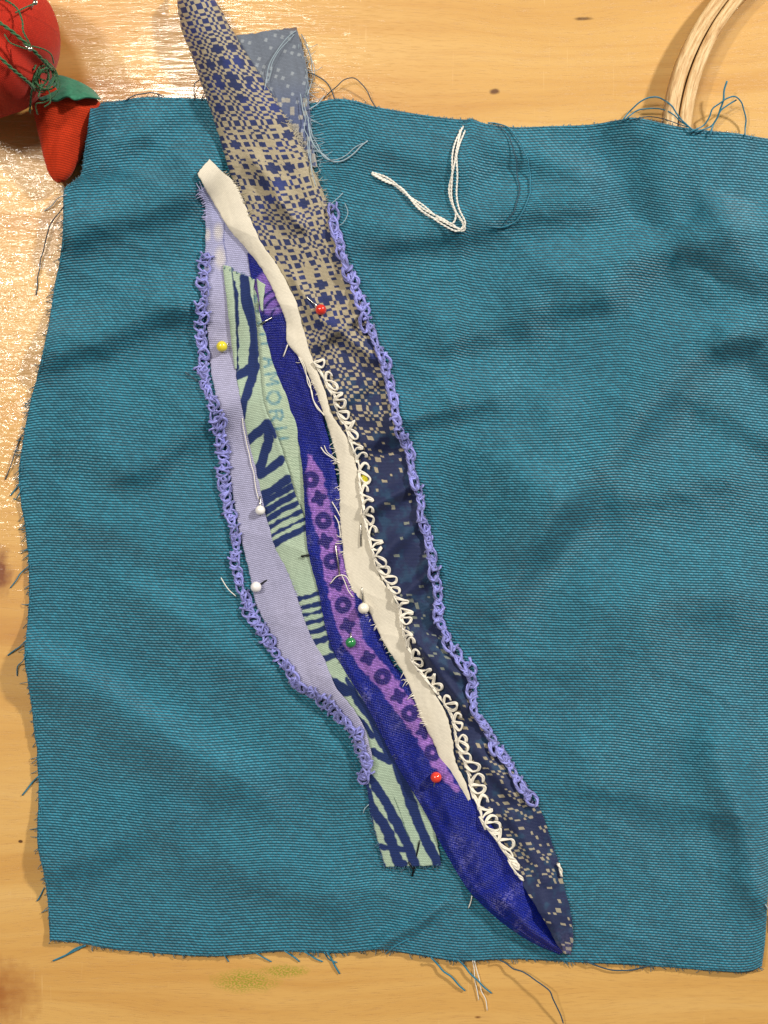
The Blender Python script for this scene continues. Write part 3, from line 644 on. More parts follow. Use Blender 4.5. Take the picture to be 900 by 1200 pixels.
def z_blue(X, Y, s, v, T):
    z = 2.2 * np.exp(-((v - .12) / .07) ** 2) * (Y > 520) * np.clip((Y - 520) / 60, 0, 1)
    z = z + 3.0 * np.exp(-((v - .75 + .2 * np.sin(s / 70)) / .16) ** 2) * np.clip((s - 100) / 200, 0, 1)
    z = z + np.clip((Y - 860) / 60, 0, 1) * (3.2 * np.sin(s / 12 + T / 7 + 5 * fbm(X / 26, Y / 26, 2)) * .5 + (7 + 7 * np.clip((Y - 1020) / 40, 0, 1) * np.clip((1118 - Y) / 20, 0, 1)) * np.exp(-((v - .45) / .3) ** 2))
    return z
strip('satin', [(290, 297, 310, 292, 3, 3), (294, 325, 328, 318, 3, 5), (300, 350, 340, 348, 2, 5), (306, 378, 352, 380, 2, 5.5), (318, 420, 352, 419, 3, 6), (333, 466, 372, 458, 3, 5), (346, 502, 381, 498, 4, 5), (353, 540, 391, 538, 6.5, 5), (356, 575, 397, 572, 7, 5.5), (357, 600, 410, 598, 7.5, 5), (360, 640, 420, 634, 7.5, 5),
     (366, 668, 426, 660, 7.5, 5), (373, 693, 434, 684, 7.5, 5), (382, 738, 441, 733, 7.5, 5), (392, 765, 452, 760, 7.5, 5), (407, 791, 463, 781, 7.5, 5), (424, 818, 488, 806, 7.5, 5), (442, 851, 506, 836, 7.5, 5), (463, 893, 522, 878, 7.5, 5), (487, 933, 548, 918, 7, 5.5), (500, 957, 562, 945, 5, 6), (517, 990, 583, 978, 2.5, 7),
     (535, 1022, 598, 1005, 2, 8), (552, 1047, 610, 1028, 2, 9), (575, 1070, 624, 1052, 2, 6), (600, 1090, 642, 1076, 2, 2), (628, 1107, 656, 1098, 2, 1), (655, 1119, 664, 1113, 1.5, 1)], .75, p_blue, M_satin, blue, bulge=2.0, wr=3.6, seed=91, jit=.5, zfun=z_blue)
fray('fringe', [(357, 590), (373, 690), (392, 762), (442, 850), (500, 957)], 30, 1, 4, .35, T_navy, blue, side=-1)

# --- navy and tan strip and its folded back
pixs = thing('checkered_strip', 'long navy and tan strip of tiny woven squares, rolled at the top', 'fabric strip', 0, 0)
def edges(seq, n): return np.cumsum(np.array([seq[k % len(seq)] for k in range(n)], float))
ES = edges([k * .97 for k in (3.4, 6.8, 3.4, 3.6, 4.8, 8.0, 4.8, 3.6, 3.4, 6.6, 3.6, 6.6, 3.4, 3.2, 3.2, 5.6, 3.2)], 560); ET = edges([k * .97 for k in (3.4, 6.8, 3.4, 3.2, 4.6, 7.8, 4.6, 3.2, 3.4, 6.8, 3.6)], 110) - 170
def hsh(a, b, k=0):
    n = (a * 73856093 ^ b * 19349663 ^ (k * 83492791)) & 0x7fffffff; n = ((n ^ (n >> 13)) * 1274126177) & 0x7fffffff
    return ((n ^ (n >> 16)) & 0xffff) / 65535.
TAN, NV_ = lin('aa9e84'), lin('232e5a')
def p_pix(X, Y, s, T, v):
    sw = s + 2.0 * np.sin(T / 17 + s / 60) + 3 * fbm(X / 70, Y / 70, 71, 2) * 3; tw = T + 5 * fbm(s / 90, T / 60, 72, 2) * 2
    i = np.searchsorted(ES, sw.ravel()).reshape(s.shape); j = np.searchsorted(ET, tw.ravel()).reshape(s.shape)
    par = (i + j) % 2 == 0
    # how navy the cloth is down its length
    D = np.interp(Y, [0, 60, 110, 150, 210, 260, 300, 345, 380, 410, 440, 500, 530, 560, 690, 720, 800, 850, 900, 960, 1010, 1050, 1120], [.5, .52, .58, .45, .4, .48, .42, .40, .47, .58, .60, .66, .80, .95, .97, .84, .93, .86, .74, .8, .76, .9, .78])
    D = D + .13 * fbm(s / 26, T / 22, 73, 2) * np.clip((420 - Y) / 60, 0, 1)
    r1 = hsh(i, j); small = hsh(i, j, 4)
    wi = (ES - np.r_[0, ES[:-1]])[np.clip(i, 0, len(ES) - 1)]; wj = (ET - np.r_[ET[0] - 4, ET[:-1]])[np.clip(j, 0, len(ET) - 1)]
    r1 = np.where(Y < 430, np.clip(1.05 - (wi * wj - 9) / 30 * .7 - .35 * r1, 0, 1), r1)
    tan = np.where(par, np.where(Y < 430, 1 - r1 * .9, r1) < np.clip(2 * (1 - D), 0, 1), r1 > 1 - np.clip(1 - 2 * D, 0, 1) * 1.6)
    # in the dark half the tan marks are small, inset rectangles
    es = np.r_[0, ES]; et = np.r_[ET[0] - 4, ET]
    fs = (sw - es[i]) / (ES[np.clip(i, 0, len(ES) - 1)] - es[i]); ft = (tw - et[j]) / (ET[np.clip(j, 0, len(ET) - 1)] - et[j])
    ins = (np.abs(fs - .5) < .5 * (1 - .4 * small)) & (np.abs(ft - .5) < .44)
    tan = tan & np.where(Y > 425, ins, True)
    c = np.broadcast_to(NV_, X.shape + (3,)).copy()
    c = mixc(c, np.clip((Y - 420) / 60, 0, 1) * .6, lin('182246'))
    c = mixc(c, np.clip((fbm(X / 10, Y / 10, 75) - .02) * 5, 0, 1) * .3 * (Y > 440), lin('2a5f7c'))
    c = mixc(c, np.clip((fbm(X / 25, Y / 25, 78) + .02) * 4, 0, 1) * .35 * (Y < 420), lin('2c3f94'))
    tn = mixc(np.broadcast_to(TAN, X.shape + (3,)), np.clip((Y - 560) / 60, 0, 1) * np.clip((840 - Y) / 60, 0, 1) * .6, lin('4c6c74'))
    tn = mixc(tn, np.clip((Y - 840) / 60, 0, 1) * .25, lin('8a8a80'))
    c = np.where(tan[..., None], tn, c)
    c = mixc(c, np.clip((Y - 1085) / 30, 0, 1) * .35 * vnoise(X / 2, Y / 2, 6), lin('8c7fb0'))
    return c
def z_pix(X, Y, s, v, T):
    roll = np.clip((330 - Y) / 260, 0, 1)
    z = 24 * roll * np.sqrt(np.clip(1 - (2 * v - 1) ** 2, 0, 1))
    z = z + np.interp(Y, [-20, 110, 160, 1200], [0, 0, 0, 0])
    # gathers
    z0 = z
    for x0, y0, x1, y1, h, w_ in ((366, 408, 420, 368, 6, 9), (385, 378, 440, 420, 5, 8), (330, 240, 350, 262, 5, 7), (400, 470, 450, 440, 3.5, 9), (425, 600, 500, 560, 5, 9), (440, 660, 500, 600, 4, 10), (470, 700, 515, 660, 4, 9),
                                  (480, 745, 535, 790, 5, 8), (500, 770, 548, 830, 4.5, 7), (430, 520, 480, 500, 3, 12), (560, 880, 600, 930, 3, 10), (345, 330, 372, 372, 4, 7), (300, 190, 330, 230, 4, 10), (600, 960, 640, 1030, 3, 10)):
        dx, dy = x1 - x0, y1 - y0; L = math.hypot(dx, dy); t_ = ((X - x0) * dx + (Y - y0) * dy) / L; d = ((X - x0) * dy - (Y - y0) * dx) / L
        z = z + 2.0 * h * np.exp(-(d / w_) ** 2 - (np.maximum(np.maximum(-t_, t_ - L), 0) / 12) ** 2)
    z = z0 + (z - z0) * np.clip((v - .06) / .22, 0, 1) * np.where(Y > 420, 1.2, 1)
    z = z + np.clip((Y - 1000) / 60, 0, 1) * 7 * np.exp(-((v - .35) / .35) ** 2)
    return z
def p_back(X, Y, s, T, v):
    c = np.broadcast_to(lin('6c7482'), X.shape + (3,)).copy()
    c = mixc(c, np.clip((Y - 90) / 50, 0, 1) * .7, lin('3c4b7c'))
    i = np.floor(X / 9 + Y * .04).astype(int); j = np.floor(Y / 8 - X * .03).astype(int)
    m = (hsh(i, j, 9) < .42) & (np.abs((X / 9 + Y * .04) % 1 - .5) < .2) & (np.abs((Y / 8 - X * .03) % 1 - .5) < .25)
    c = mixc(c, .38 * m, lin('c3cbd0'))
    c = mixc(c, np.clip(1.2 - (Y - 30 - np.abs(X - 318) * .12) / 3, 0, 1) * .7, lin('6b4c34'))
    c = mixc(c, .7 * ((Y > 115) & (hsh(np.floor(X / 5).astype(int), np.floor(Y / 5).astype(int), 3) < .3)), lin('b0a998'))
    return c
strip('back_layer', [(258, 44, 347, 32, 3, 5), (272, 58, 353, 52, 3, 5), (285, 80, 358, 72, 3, 5), (302, 106, 362, 98, 3, 5), (320, 135, 363, 130, 4, 4), (336, 165, 366, 163, 4, 4), (352, 195, 372, 196, 4, 4)], .8, p_back, M_pixel, pixs, bulge=1.5, wr=6, seed=101, jit=.8)
strip('checkered_panel', [(207, -14, 240, -18, 4, 4), (209, 14, 256, 6, 4, 4), (214, 38, 271, 33, 4, 5), (223, 62, 286, 58, 4, 6), (233, 90, 305, 88, 4, 6), (243, 118, 322, 116, 4, 6), (252, 145, 337, 140, 4, 6), (262, 178, 354, 170, 4, 6), (272, 210, 368, 200, 4, 5), (283, 240, 380, 228, 4, 4), (294, 266, 389, 260, 4, 3.5),
     (306, 295, 399, 286, 4, 3), (322, 325, 409, 316, 5, 3), (338, 358, 420, 348, 5, 3), (350, 392, 432, 382, 5, 3), (360, 425, 446, 418, 6, 3), (372, 455, 457, 450, 6, 3), (382, 490, 466, 488, 6, 3), (400, 522, 474, 522, 6, 3), (410, 555, 483, 556, 6, 3), (412, 595, 494, 592, 6, 3), (420, 633, 501, 632, 6, 3),
     (430, 668, 508, 668, 6, 3), (446, 700, 513, 705, 6, 3), (460, 728, 517, 738, 6, 3), (474, 762, 535, 768, 6, 3), (488, 795, 550, 796, 6, 3), (510, 826, 558, 832, 6, 3), (522, 860, 572, 858, 6, 3), (530, 893, 592, 890, 6, 3), (546, 930, 615, 925, 6, 3), (562, 958, 634, 950, 6, 3), (580, 988, 646, 985, 6.5, 3),
     (600, 1016, 656, 1015, 8, 2.5), (614, 1040, 662, 1042, 12, 2.5), (630, 1066, 669, 1070, 16, 3), (645, 1092, 672, 1098, 14, 3), (658, 1117, 669, 1118, 4, 2)], .68, p_pix, M_pixel, pixs, bulge=1.6, wr=3.6, seed=111, jit=.7, zfun=z_pix, skirt=2.2)
fray('fringe', [(352, 50), (358, 72), (362, 98), (363, 130), (366, 163), (376, 200)], 90, 4, 20, .35, T_grey, pixs, side=1, curl=.9, lift=1)
fray('fringe', [(333, 135), (352, 168), (367, 200), (380, 230), (389, 262)], 90, 3, 12, .35, T_tan, pixs, side=1, curl=.9)
for pts, r in (([(347, 36), (330, 52, 4), (316, 78, 6), (310, 105, 4)], .45), ([(345, 40), (336, 50, 3), (322, 66, 6), (314, 96, 4)], .4), ([(353, 40, 2), (362, 62, 3), (366, 90, 2), (360, 112, 2)], .5), ([(356, 50, 2), (366, 72, 4), (368, 94, 2)], .4),
               ([(362, 145, 2), (366, 165, 3), (376, 179, 3), (394, 191, 2), (411, 182, 2), (431, 165, 1)], .8), ([(364, 150, 2), (374, 178, 4), (392, 188, 4), (408, 178, 3), (425, 168, 1)], .5), ([(356, 120, 3), (362, 150, 4), (364, 190, 3), (370, 218, 2)], .5), ([(352, 110, 3), (358, 150, 5), (366, 200, 3)], .45),
               ([(383, 246, 2), (395, 232, 3), (402, 226, 1)], .45), ([(385, 262, 2), (402, 262, 4), (410, 246, 3), (404, 238, 1)], .4), ([(362, 128, 2), (372, 122, 3), (380, 112, 2)], .6)):
    thread('loose_thread', pts, r, T_grey, pixs)

# --- cream tape
tape = thing('cream_tape', 'cream white cotton tape strip laid between the blue strip and the checkered strip', 'fabric strip', 0, 0)
def p_cream(X, Y, s, T, v):
    c = np.broadcast_to(lin('d9d1c0'), X.shape + (3,)).copy()
    return mixc(c, np.clip((fbm(X / 20, Y / 30, 19) + .1) * 2, 0, 1) * .35, lin('ccc2ac'))
strip('tape', [(231, 203, 246, 186, 6, 7), (240, 220, 259, 200, 6, 8), (252, 240, 277, 217, 6, 9), (268, 268, 292, 252, 6, 9), (288, 291, 306, 284, 6, 9), (309, 319, 326, 313, 6, 9), (325, 351, 345, 349, 7, 8), (335, 378, 355, 382, 7, 7.5), (337, 402, 362, 408, 8, 8), (352, 421, 371, 432, 8, 8.5), (367, 451, 381, 459, 8, 9), (380, 487, 391, 489, 8, 9), (391, 522, 409, 517, 8, 9),
     (397, 552, 418, 548, 8, 9), (398, 582, 422, 574, 8, 9.5), (399, 612, 426, 604, 8, 10), (401, 638, 433, 630, 8, 10), (405, 666, 440, 656, 8, 10), (414, 694, 449, 682, 9, 10), (432, 716, 466, 702, 9, 10), (444, 742, 476, 736, 9, 10), (455, 762, 484, 764, 9, 10), (472, 788, 494, 790, 9, 10), (484, 815, 510, 814, 9, 10),
     (494, 843, 524, 840, 9, 10), (509, 872, 530, 866, 9, 10), (519, 900, 534, 892, 9, 10), (535, 924, 545, 916, 9, 10), (548, 940, 552, 936, 8.5, 9)], .9, p_cream, M_cream, tape, bulge=2.0, wr=3.4, seed=131, jit=.9)
fray('fringe', [(352, 421), (367, 451), (380, 487), (391, 522), (398, 582), (401, 638), (414, 694), (444, 742)], 60, 1.5, 7, .4, T_cream, tape, side=-1)
fray('fringe', [(446, 745), (456, 763), (470, 785), (499, 850)], 26, 3, 9, .5, T_cream, tape, side=-1, curl=.3)
fray('fringe', [(262, 200), (277, 217), (292, 252)], 30, 2, 7, .35, T_tan, tape, side=1)
for pts, r in (([(337, 404), (335, 410, 1), (332, 418)], .7), ([(350, 418), (356, 430, 1), (362, 450, 1), (367, 470, 1), (374, 479, 1), (380, 487)], .65), ([(352, 419), (360, 440, 1.5), (366, 462, 1), (371, 478, 1), (379, 485)], .5), ([(376, 524), (381, 531, 1), (389, 536, 1), (398, 543)], .65), ([(380, 522), (384, 530, 1), (392, 535, 1), (397, 540)], .45),
               ([(389, 588), (395, 598, 1), (399, 606)], .6), ([(392, 604), (397, 616, 1), (399, 630)], .6), ([(393, 637), (400, 637, 1)], .5), ([(387, 684), (393, 677, 1), (400, 673, 2), (406, 677, 1), (411, 685)], .6), ([(400, 673, 1), (406, 690, 1), (414, 700)], .5)):
    thread('loose_thread', pts, r, T_cream, tape)

# ------------------------------------------------------------------ lines of stitching
def frame_at(Q, i):
    a, b = Q[max(i - 1, 0)], Q[min(i + 1, len(Q) - 1)]; t_ = (b - a)[:2]; t_ = t_ / np.linalg.norm(t_); return t_, np.array([-t_[1], t_[0]])
def purple_line(name, label, pts, step, spread, r, mat, seed, feather):
    random.seed(seed)
    th = thing(name, label, 'stitching', 0, 0)
    n = int(length(crom(pts, 300)) / step); Q = crom(pts, n)
    for i in range(n - 1):
        T, Nn = frame_at(Q, i); c = Q[i, :2] + Nn * random.gauss(0, .9)
        tw = random.gauss(0, .16); T = T + Nn * tw; T /= np.linalg.norm(T); Nn = np.array([-T[1], T[0]])
        L = step * random.uniform(1.0, 1.75); sp = spread * random.uniform(.6, 1.3); c = c + T * random.gauss(0, 1.3); rr0 = r; r = r * random.uniform(.8, 1.15)
        def g(a, b, z=0): return (*(c + T * a + Nn * b), z)
        parts = []
        # a chain loop, its two legs lying close together, the next loop coming up through it
        a, b = random.uniform(.7, 1.2), random.uniform(.7, 1.2)
        for q, (rr, of) in enumerate(((r, 0), (r * .8, r * 1.1))):
            loop = [g(-L * .1, of * .3, .2), g(L * .3, sp * .34 * a + of * .5, 2.4), g(L * .75, sp * .40 * a - of * .2, 1.6), g(L * 1.08, of * .3, 2.6), g(L * .78, -sp * .38 * b + of * .5, 1.6), g(L * .3, -sp * .32 * b - of * .3, 2.6), g(-L * .08, .6 + of * .2, .6)]
            if q and random.random() < .35: continue
            parts.append(plied(path(loop, lift=.2 + q * .8, r=rr, step=1.6), rr * S, 3, 12, 5))
        sd = random.choice((-1, 1)) if feather else (1 if random.random() < .2 else -1)
        leg = [g(L * .35, -sd * 1.8, 2.6), g(L * .25, sd * sp * .4, 3.4), g(L * random.uniform(-.15, .45), sd * sp * random.uniform(.5, .75), .2)]
        parts.append(plied(path(leg, lift=.4, r=r, step=1.6), r * .95 * S, 3, 12, 5))
        if feather and random.random() < .6:
            leg = [g(0, -sd * sp * .6, .3), g(L * .4, 0, 3.8), g(L * .85, sd * sp * .45, .6)]
            parts.append(plied(path(leg, lift=.6, r=r, step=1.6), r * .9 * S, 3, 12, 5))
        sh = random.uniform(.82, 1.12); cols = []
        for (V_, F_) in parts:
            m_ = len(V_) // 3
            for k_ in (1.15, .55, .9): cols.append(np.tile(np.array([k_ * sh] * 3), (m_, 1)))  # plies coloured lighter and darker, painted shading between the twisted strands
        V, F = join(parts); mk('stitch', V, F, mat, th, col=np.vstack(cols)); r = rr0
    return th
LP = [(244, 298), (241, 316), (241, 335), (237, 362), (236, 392), (238, 425), (243, 455), (250, 482), (257, 505), (262, 535), (263, 560), (268, 590), (274, 618), (277, 645), (280, 672), (287, 700), (295, 724), (308, 741), (320, 758), (334, 780), (348, 800), (368, 813), (388, 829), (405, 846), (419, 862), (424, 878), (432, 892), (430, 904), (424, 918)]
lp = purple_line('lavender_stitching', 'lavender feather stitching down the outer left edge of the grey lavender gauze strip', LP, 9.5, 13.0, 1.7, T_purple, 3, True)
RP = [(386, 240), (390, 262), (398, 285), (405, 310), (414, 332), (424, 356), (432, 384), (444, 410), (453, 436), (459, 462), (466, 492), (475, 520), (482, 548), (489, 574), (493, 596), (500, 622), (506, 655), (511, 685), (513, 712), (519, 740), (533, 765), (549, 784), (554, 806), (556, 832), (570, 858), (586, 880), (600, 900), (611, 918), (626, 938)]
rp = purple_line('lavender_stitching', 'lavender chain stitching down the right edge of the navy and tan checkered strip', RP, 12.0, 10.0, 1.95, T_purple, 5, False)
thread('loose_thread', [(259, 677), (263, 686, 2), (268, 692, 2), (277, 699, 1)], .6, T_white, lp)
for ln, pp in ((lp, LP), (rp, RP)):
    for sd_ in (1, -1): fray('fuzz', pp, 150, 2, 6, .28, T_lav, ln, side=sd_, curl=.9, lift=2, inset=-2.5)
# cream loops
random.seed(12)
cs = thing('cream_stitching', 'cream looped stitches along the right edge of the cream tape, larger towards the bottom', 'stitching', 0, 0)
CP = [(374, 430), (381, 441), (389, 455), (395, 471), (401, 487), (409, 501), (414, 518), (419, 537), (423, 552), (424, 573), (429, 591), (431, 613), (437, 640), (442, 656), (449, 672), (462, 694), (470, 711), (474, 736), (482, 764), (492, 783), (506, 800), (519, 819), (530, 836), (535, 852), (539, 877), (551, 905), (555, 925), (563, 943), (568, 962), (580, 978), (590, 991), (600, 1008), (610, 1026)]
Q = crom(CP, int(length(crom(CP, 400)) / 12.5))
for i in range(len(Q) - 1):
    T, Nn = frame_at(Q, i); out = -Nn if (-Nn)[0] > 0 else Nn
    big = 1.0 + .28 * (Q[i, 1] > 860) * (Q[i, 1] < 1000) + .1 * (610 < Q[i, 1] < 690)
    c = Q[i, :2] + T * random.gauss(0, 1.2); w_ = random.uniform(5.5, 9.5) * big; L = random.uniform(8.5, 13) * big; k = random.uniform(-.5, .5)
    if Q[i, 1] > 1003: w_, L = 3.2, 13
    def g(a, b, z=0): return (*(c + T * a + out * b), z)
    u_ = random.random()
    if u_ < .45:      # an open round loop
        loop = [g(-L * .7, -2.5, .5), g(-L * .45, w_ * .4, 1.8), g(L * (-.1 + k * .4), w_ * 1.1, 2.2), g(L * (.35 + k * .3), w_ * .85, 1.8), g(L * .42, w_ * .3, 1.4), g(L * .05, -.6, 2.8), g(-L * .3, -2.2, 1.0)]
    elif u_ < .75:    # a narrow slanting loop
        loop = [g(-L * .5, -2.5, .5), g(-L * .05, w_ * .5, 1.6), g(L * k, w_ * 1.25, 2.0), g(L * (k + .12), w_ * 1.15, 2.4), g(L * .3, w_ * .35, 2.8), g(L * .6, -2.6, 1)]
    else:             # a hook
        loop = [g(L * .6, -2.5, .6), g(L * .1, 0, 2.4), g(-L * .3, w_ * .7, 2.6), g(0, w_ * 1.2, 2.2), g(L * .4, w_ * 1.1, .8)]
    P = path(loop, lift=.3, r=1.5, step=1.4)
    parts = [plied(P, random.uniform(1.55, 2.0) * S, 2, 22, 6)]
    for _ in range(1 + (random.random() < .35)):
        o_ = random.uniform(-3.6, -1.4)
        parts.append(plied(path([g(-L * .75, o_, .4), g(0, o_ + random.uniform(-.6, 1.4), 1.6), g(L * .75, o_, .5)], lift=.2, r=1.3, step=1.4), 1.6 * S, 2, 22, 6))
    V, F = join(parts); mk('stitch', V, F, T_cream, cs)
for pts in ([(596, 1003, .5), (604, 1009, 2), (608, 1016, 1), (601, 1010, .5)], [(606, 1024, 0), (611, 1029, 1.5), (613, 1031, 0)], [(654, 1012, 0), (657, 1019, 1.5), (658, 1027, 0)]):
    P = path(pts, lift=.2, r=2, step=1.2); V, F = plied(P, 2.1 * S, 2, 9, 5); mk('stitch', V, F, T_cream, cs)
thread('thread_end', [(553, 1050), (552, 1056, 1), (549, 1064)], .7, T_white, cs)

# ------------------------------------------------------------------ the white cotton bundle
wt = thing('white_thread', 'bundle of white cotton strands bent into a V on the teal cloth', 'thread', 0, 0)
for a in ([(435, 203), (450, 210, 1), (465, 219, 1), (482, 232, 1), (495, 240, 1), (512, 254, 1), (530, 263, 1), (541, 271, 1), (545, 266, 1), (538, 255, 1), (530, 240, 1), (526, 222, 1), (531, 200, 1), (535, 175, 1), (541, 150)],
          [(436, 204), (452, 213, 2), (470, 220, 2), (486, 238, 1), (500, 252, 1), (516, 258, 2), (532, 266, 1), (542, 268, 2), (545, 260, 2), (538, 245, 1), (535, 228, 2), (536, 205, 2), (535, 180, 1), (539, 152)],
          [(436, 202), (455, 209, 1), (474, 225, 3), (490, 244, 2), (505, 254, 2), (520, 264, 1), (536, 271, 2), (543, 262, 1), (534, 248, 2), (529, 230, 2), (530, 205, 2), (530, 182, 2), (534, 165, 1), (543, 148)],
          [(437, 205), (458, 214, 1), (478, 230, 1), (498, 246, 3), (518, 256, 1), (530, 262, 2), (534, 250, 1), (527, 228, 1), (529, 208, 1), (533, 190, 3), (538, 170, 1), (545, 153)]):
    P = path(a, lift=.3, r=1.15); V, F = plied(P, 1.15 * S, 2, 8, 5); mk('strand', V, F, T_white, wt)

# ------------------------------------------------------------------ pins
def sphere(c, r, n=16, m=24, sz=1.0):
    V = []; 
    for i in range(n + 1):
        a = math.pi * i / n
        for j in range(m):
            b = 2 * math.pi * j / m; V.append((c[0] + r * math.sin(a) * math.cos(b), c[1] + r * math.sin(a) * math.sin(b), c[2] + r * sz * math.cos(a)))
    F = [(i * m + j, (i + 1) * m + j, (i + 1) * m + (j + 1) % m, i * m + (j + 1) % m) for i in range(n) for j in range(m)]
    return np.array(V), np.array(F)
def pinobj(label, col, hx, hy, shafts, r=6.4, mat=None, sss=False):
    th = thing('dressmaker_pin', label, 'pin', hx, hy, group=None)
    if col:
        z = float(hm(hx, hy, 3)) + r * .75
        flat = label.startswith('flat'); z = z - 5 if flat else z
        V, F = sphere(W(hx, hy, z), r * S, sz=.3 if flat else 1); m = plain('pin_head_' + label.split()[0], col, .22, .5, coat=.5); mk('head', V, F, m, th)
    for s_ in shafts:
        a, b = s_[0], s_[1]; za = float(hm(a[0], a[1], 1)) + (4 if a[:2] == (hx, hy) else 1.0); zb = float(hm(b[0], b[1], 1)) + (b[2] if len(b) > 2 else 1.0)
        P = np.array([W(a[0] + (b[0] - a[0]) * k, a[1] + (b[1] - a[1]) * k, za + (zb - za) * k) for k in (0, .5, .9, 1)])
        V, F = tube(P, np.array([1.15, 1.15, 1.0, .35]) * S, 8); mk('shaft', V, F, mat or M_steel, th)
pinobj('yellow ball headed pin in the lavender gauze near its upper left', 'e3d23a', 260, 406, [((260, 406), (269, 402, -1)), ((305, 380), (319, 372, 2))])
pinobj('red ball headed pin in the upper checkered strip', 'd23325', 376, 363, [((376, 363), (358, 347, 0))])
pinobj('white ball headed pin at the left edge of the zebra strip', 'ece8e2', 305, 598, [((305, 598), (305, 581, 0))], r=5.8)
pinobj('white ball headed pin on the grey gauze, below the first white one', 'ebe6e4', 300, 688, [((300, 688), (314, 679, -1)), ((353, 652), (363, 650, 1.5))], mat=M_black)
pinobj('ivory ball headed pin in the cream tape', 'eee6d6', 426, 713, [((426, 713), (424, 688, 0)), ((423, 640), (423, 613, 0))])
pinobj('green ball headed pin on the lilac printed band', '2d8248', 411, 753, [((411, 753), (411, 741, 0))], r=6.2)
pinobj('orange red ball headed pin near the lower end of the lilac band', 'e2402c', 511, 911, [((511, 911), (508, 923, -2))])
pinobj('flat yellow pin head half covered by the cream loops', 'e6dc3c', 425, 563, [((425, 563), (423, 590, -2))], r=6.5)
pinobj('slim silver pin lying over the lilac band beside the cream tape', None, 0, 0, [((398, 674), (393, 637, 1.5))])
pinobj('blackened pin through the lower cut end of the zebra strip', None, 0, 0, [((483, 1027), (492, 984, 1.5)), ((479, 1010), (486, 1022, 2))], mat=M_black)

# ------------------------------------------------------------------ tomato pincushion and its strawberry
tom = thing('pincushion', 'big red tomato pincushion bound with green thread in the top left corner', 'pincushion', 0, 0)
TC = np.array([-28, 42]); TR = 96; TZ = 160; TK = (HP - 80) / HP; TF = np.array([450, 600]) + (TC - (450, 600)) * TK
CRE = [math.atan2(y - TC[1], x - TC[0]) for x, y in ((70, 92), (35, 99), (45, -10), (-60, -60), (-110, 60), (-30, 140))]
CRE = [math.radians(a) for a in (30, 72, -35, -95, -150, 150, 110)]
def tomato():
    n, m = 60, 200; V = []; uv = []
    for i in range(n + 1):
        a = math.pi * i / n
        for j in range(m):
            b = 2 * math.pi * j / m
            c = min(abs((b - q + math.pi) % (2 * math.pi) - math.pi) for q in CRE)
            d = 1 - (.10 if a < 1.3 else .10 * math.exp(-(a - 1.3) * 2.5)) * math.exp(-(c / .13) ** 2) * math.sin(a) ** .5 - .02 * math.exp(-(c / .4) ** 2)
            pz = math.cos(a); dimple = .30 * math.exp(-(a / .38) ** 2)
            r = TR * TK * math.sin(a) ** .8 * d if a < math.pi else 0
            z = TZ * .5 * (1 + pz) - TZ * dimple * .55 + .8 * fbm(b * 6, a * 5, 3, 2) * 3 - 4 * math.exp(-(c / .16) ** 2) * (pz > -.2)
            V.append((TF[0] + r * math.cos(b), TF[1] + r * math.sin(b), max(z, .5))); uv.append((b * 22, a * 26))
    V = np.array(V)
    # V holds footprint pixels, so it is a true solid in metres (no sight-line shift)
    P = np.stack([(V[:, 0] - 450) * S, (600 - V[:, 1]) * S, V[:, 2] * S], -1)
    F = [(i * m + j, i * m + (j + 1) % m, (i + 1) * m + (j + 1) % m, (i + 1) * m + j) for i in range(n) for j in range(m)]
    return P, np.array(F), uv
P, F, uv = tomato(); mk('cushion', P, F, M_tom, tom, uv=np.array(uv))
stamp((P[:, 0] / S + 450), 600 - P[:, 1] / S, P[:, 2] / S)
def tz(x, y):
    r = min(math.hypot(x - TC[0], y - TC[1]) / TR, 1); return TZ * .5 * (1 + math.sqrt(max(0, 1 - r ** 2.3)))
def tthread(name, pts, r, parent, extra=1.0):
    Q = crom([(x, y, tz(x, y) + extra + (z if z else 0)) for x, y, z in pts], 30)
    V, F = plied(W(Q[:, 0], Q[:, 1], Q[:, 2]), r * S, 2, 8, 5); return mk(name, V, F, T_green, parent)
tthread('binding_thread', [(-26, 10, 0), (0, 27, 0), (18, 40, 0), (36, 56, 0), (52, 72, 1), (66, 88, 0)], 1.9, tom)
tthread('binding_thread', [(-26, 50, 0), (0, 68, 0), (16, 82, 0), (35, 98, 0), (42, 108, -20)], 1.8, tom)
tthread('binding_thread', [(-10, -8, 0), (8, 1, 0), (20, 10, 1), (26, 24, 1), (27, 36, 1), (32, 46, 1), (36, 54, 1)], 1.1, tom)
tthread('binding_thread', [(18, 15, 1), (27, 10, 2), (36, 6, 3), (41, 3, 4)], .9, tom)
tthread('binding_thread', [(38, 54, 1), (52, 58, 2), (60, 64, 1), (63, 74, 0)], .9, tom)
tthread('binding_thread', [(5, 40, 0), (12, 50, 1), (24, 55, 1), (33, 58, 1)], .8, tom)
straw = thing('strawberry_emery', 'small red stuffed strawberry with a green felt cap beside the corner of the teal cloth', 'pincushion', 0, 0)
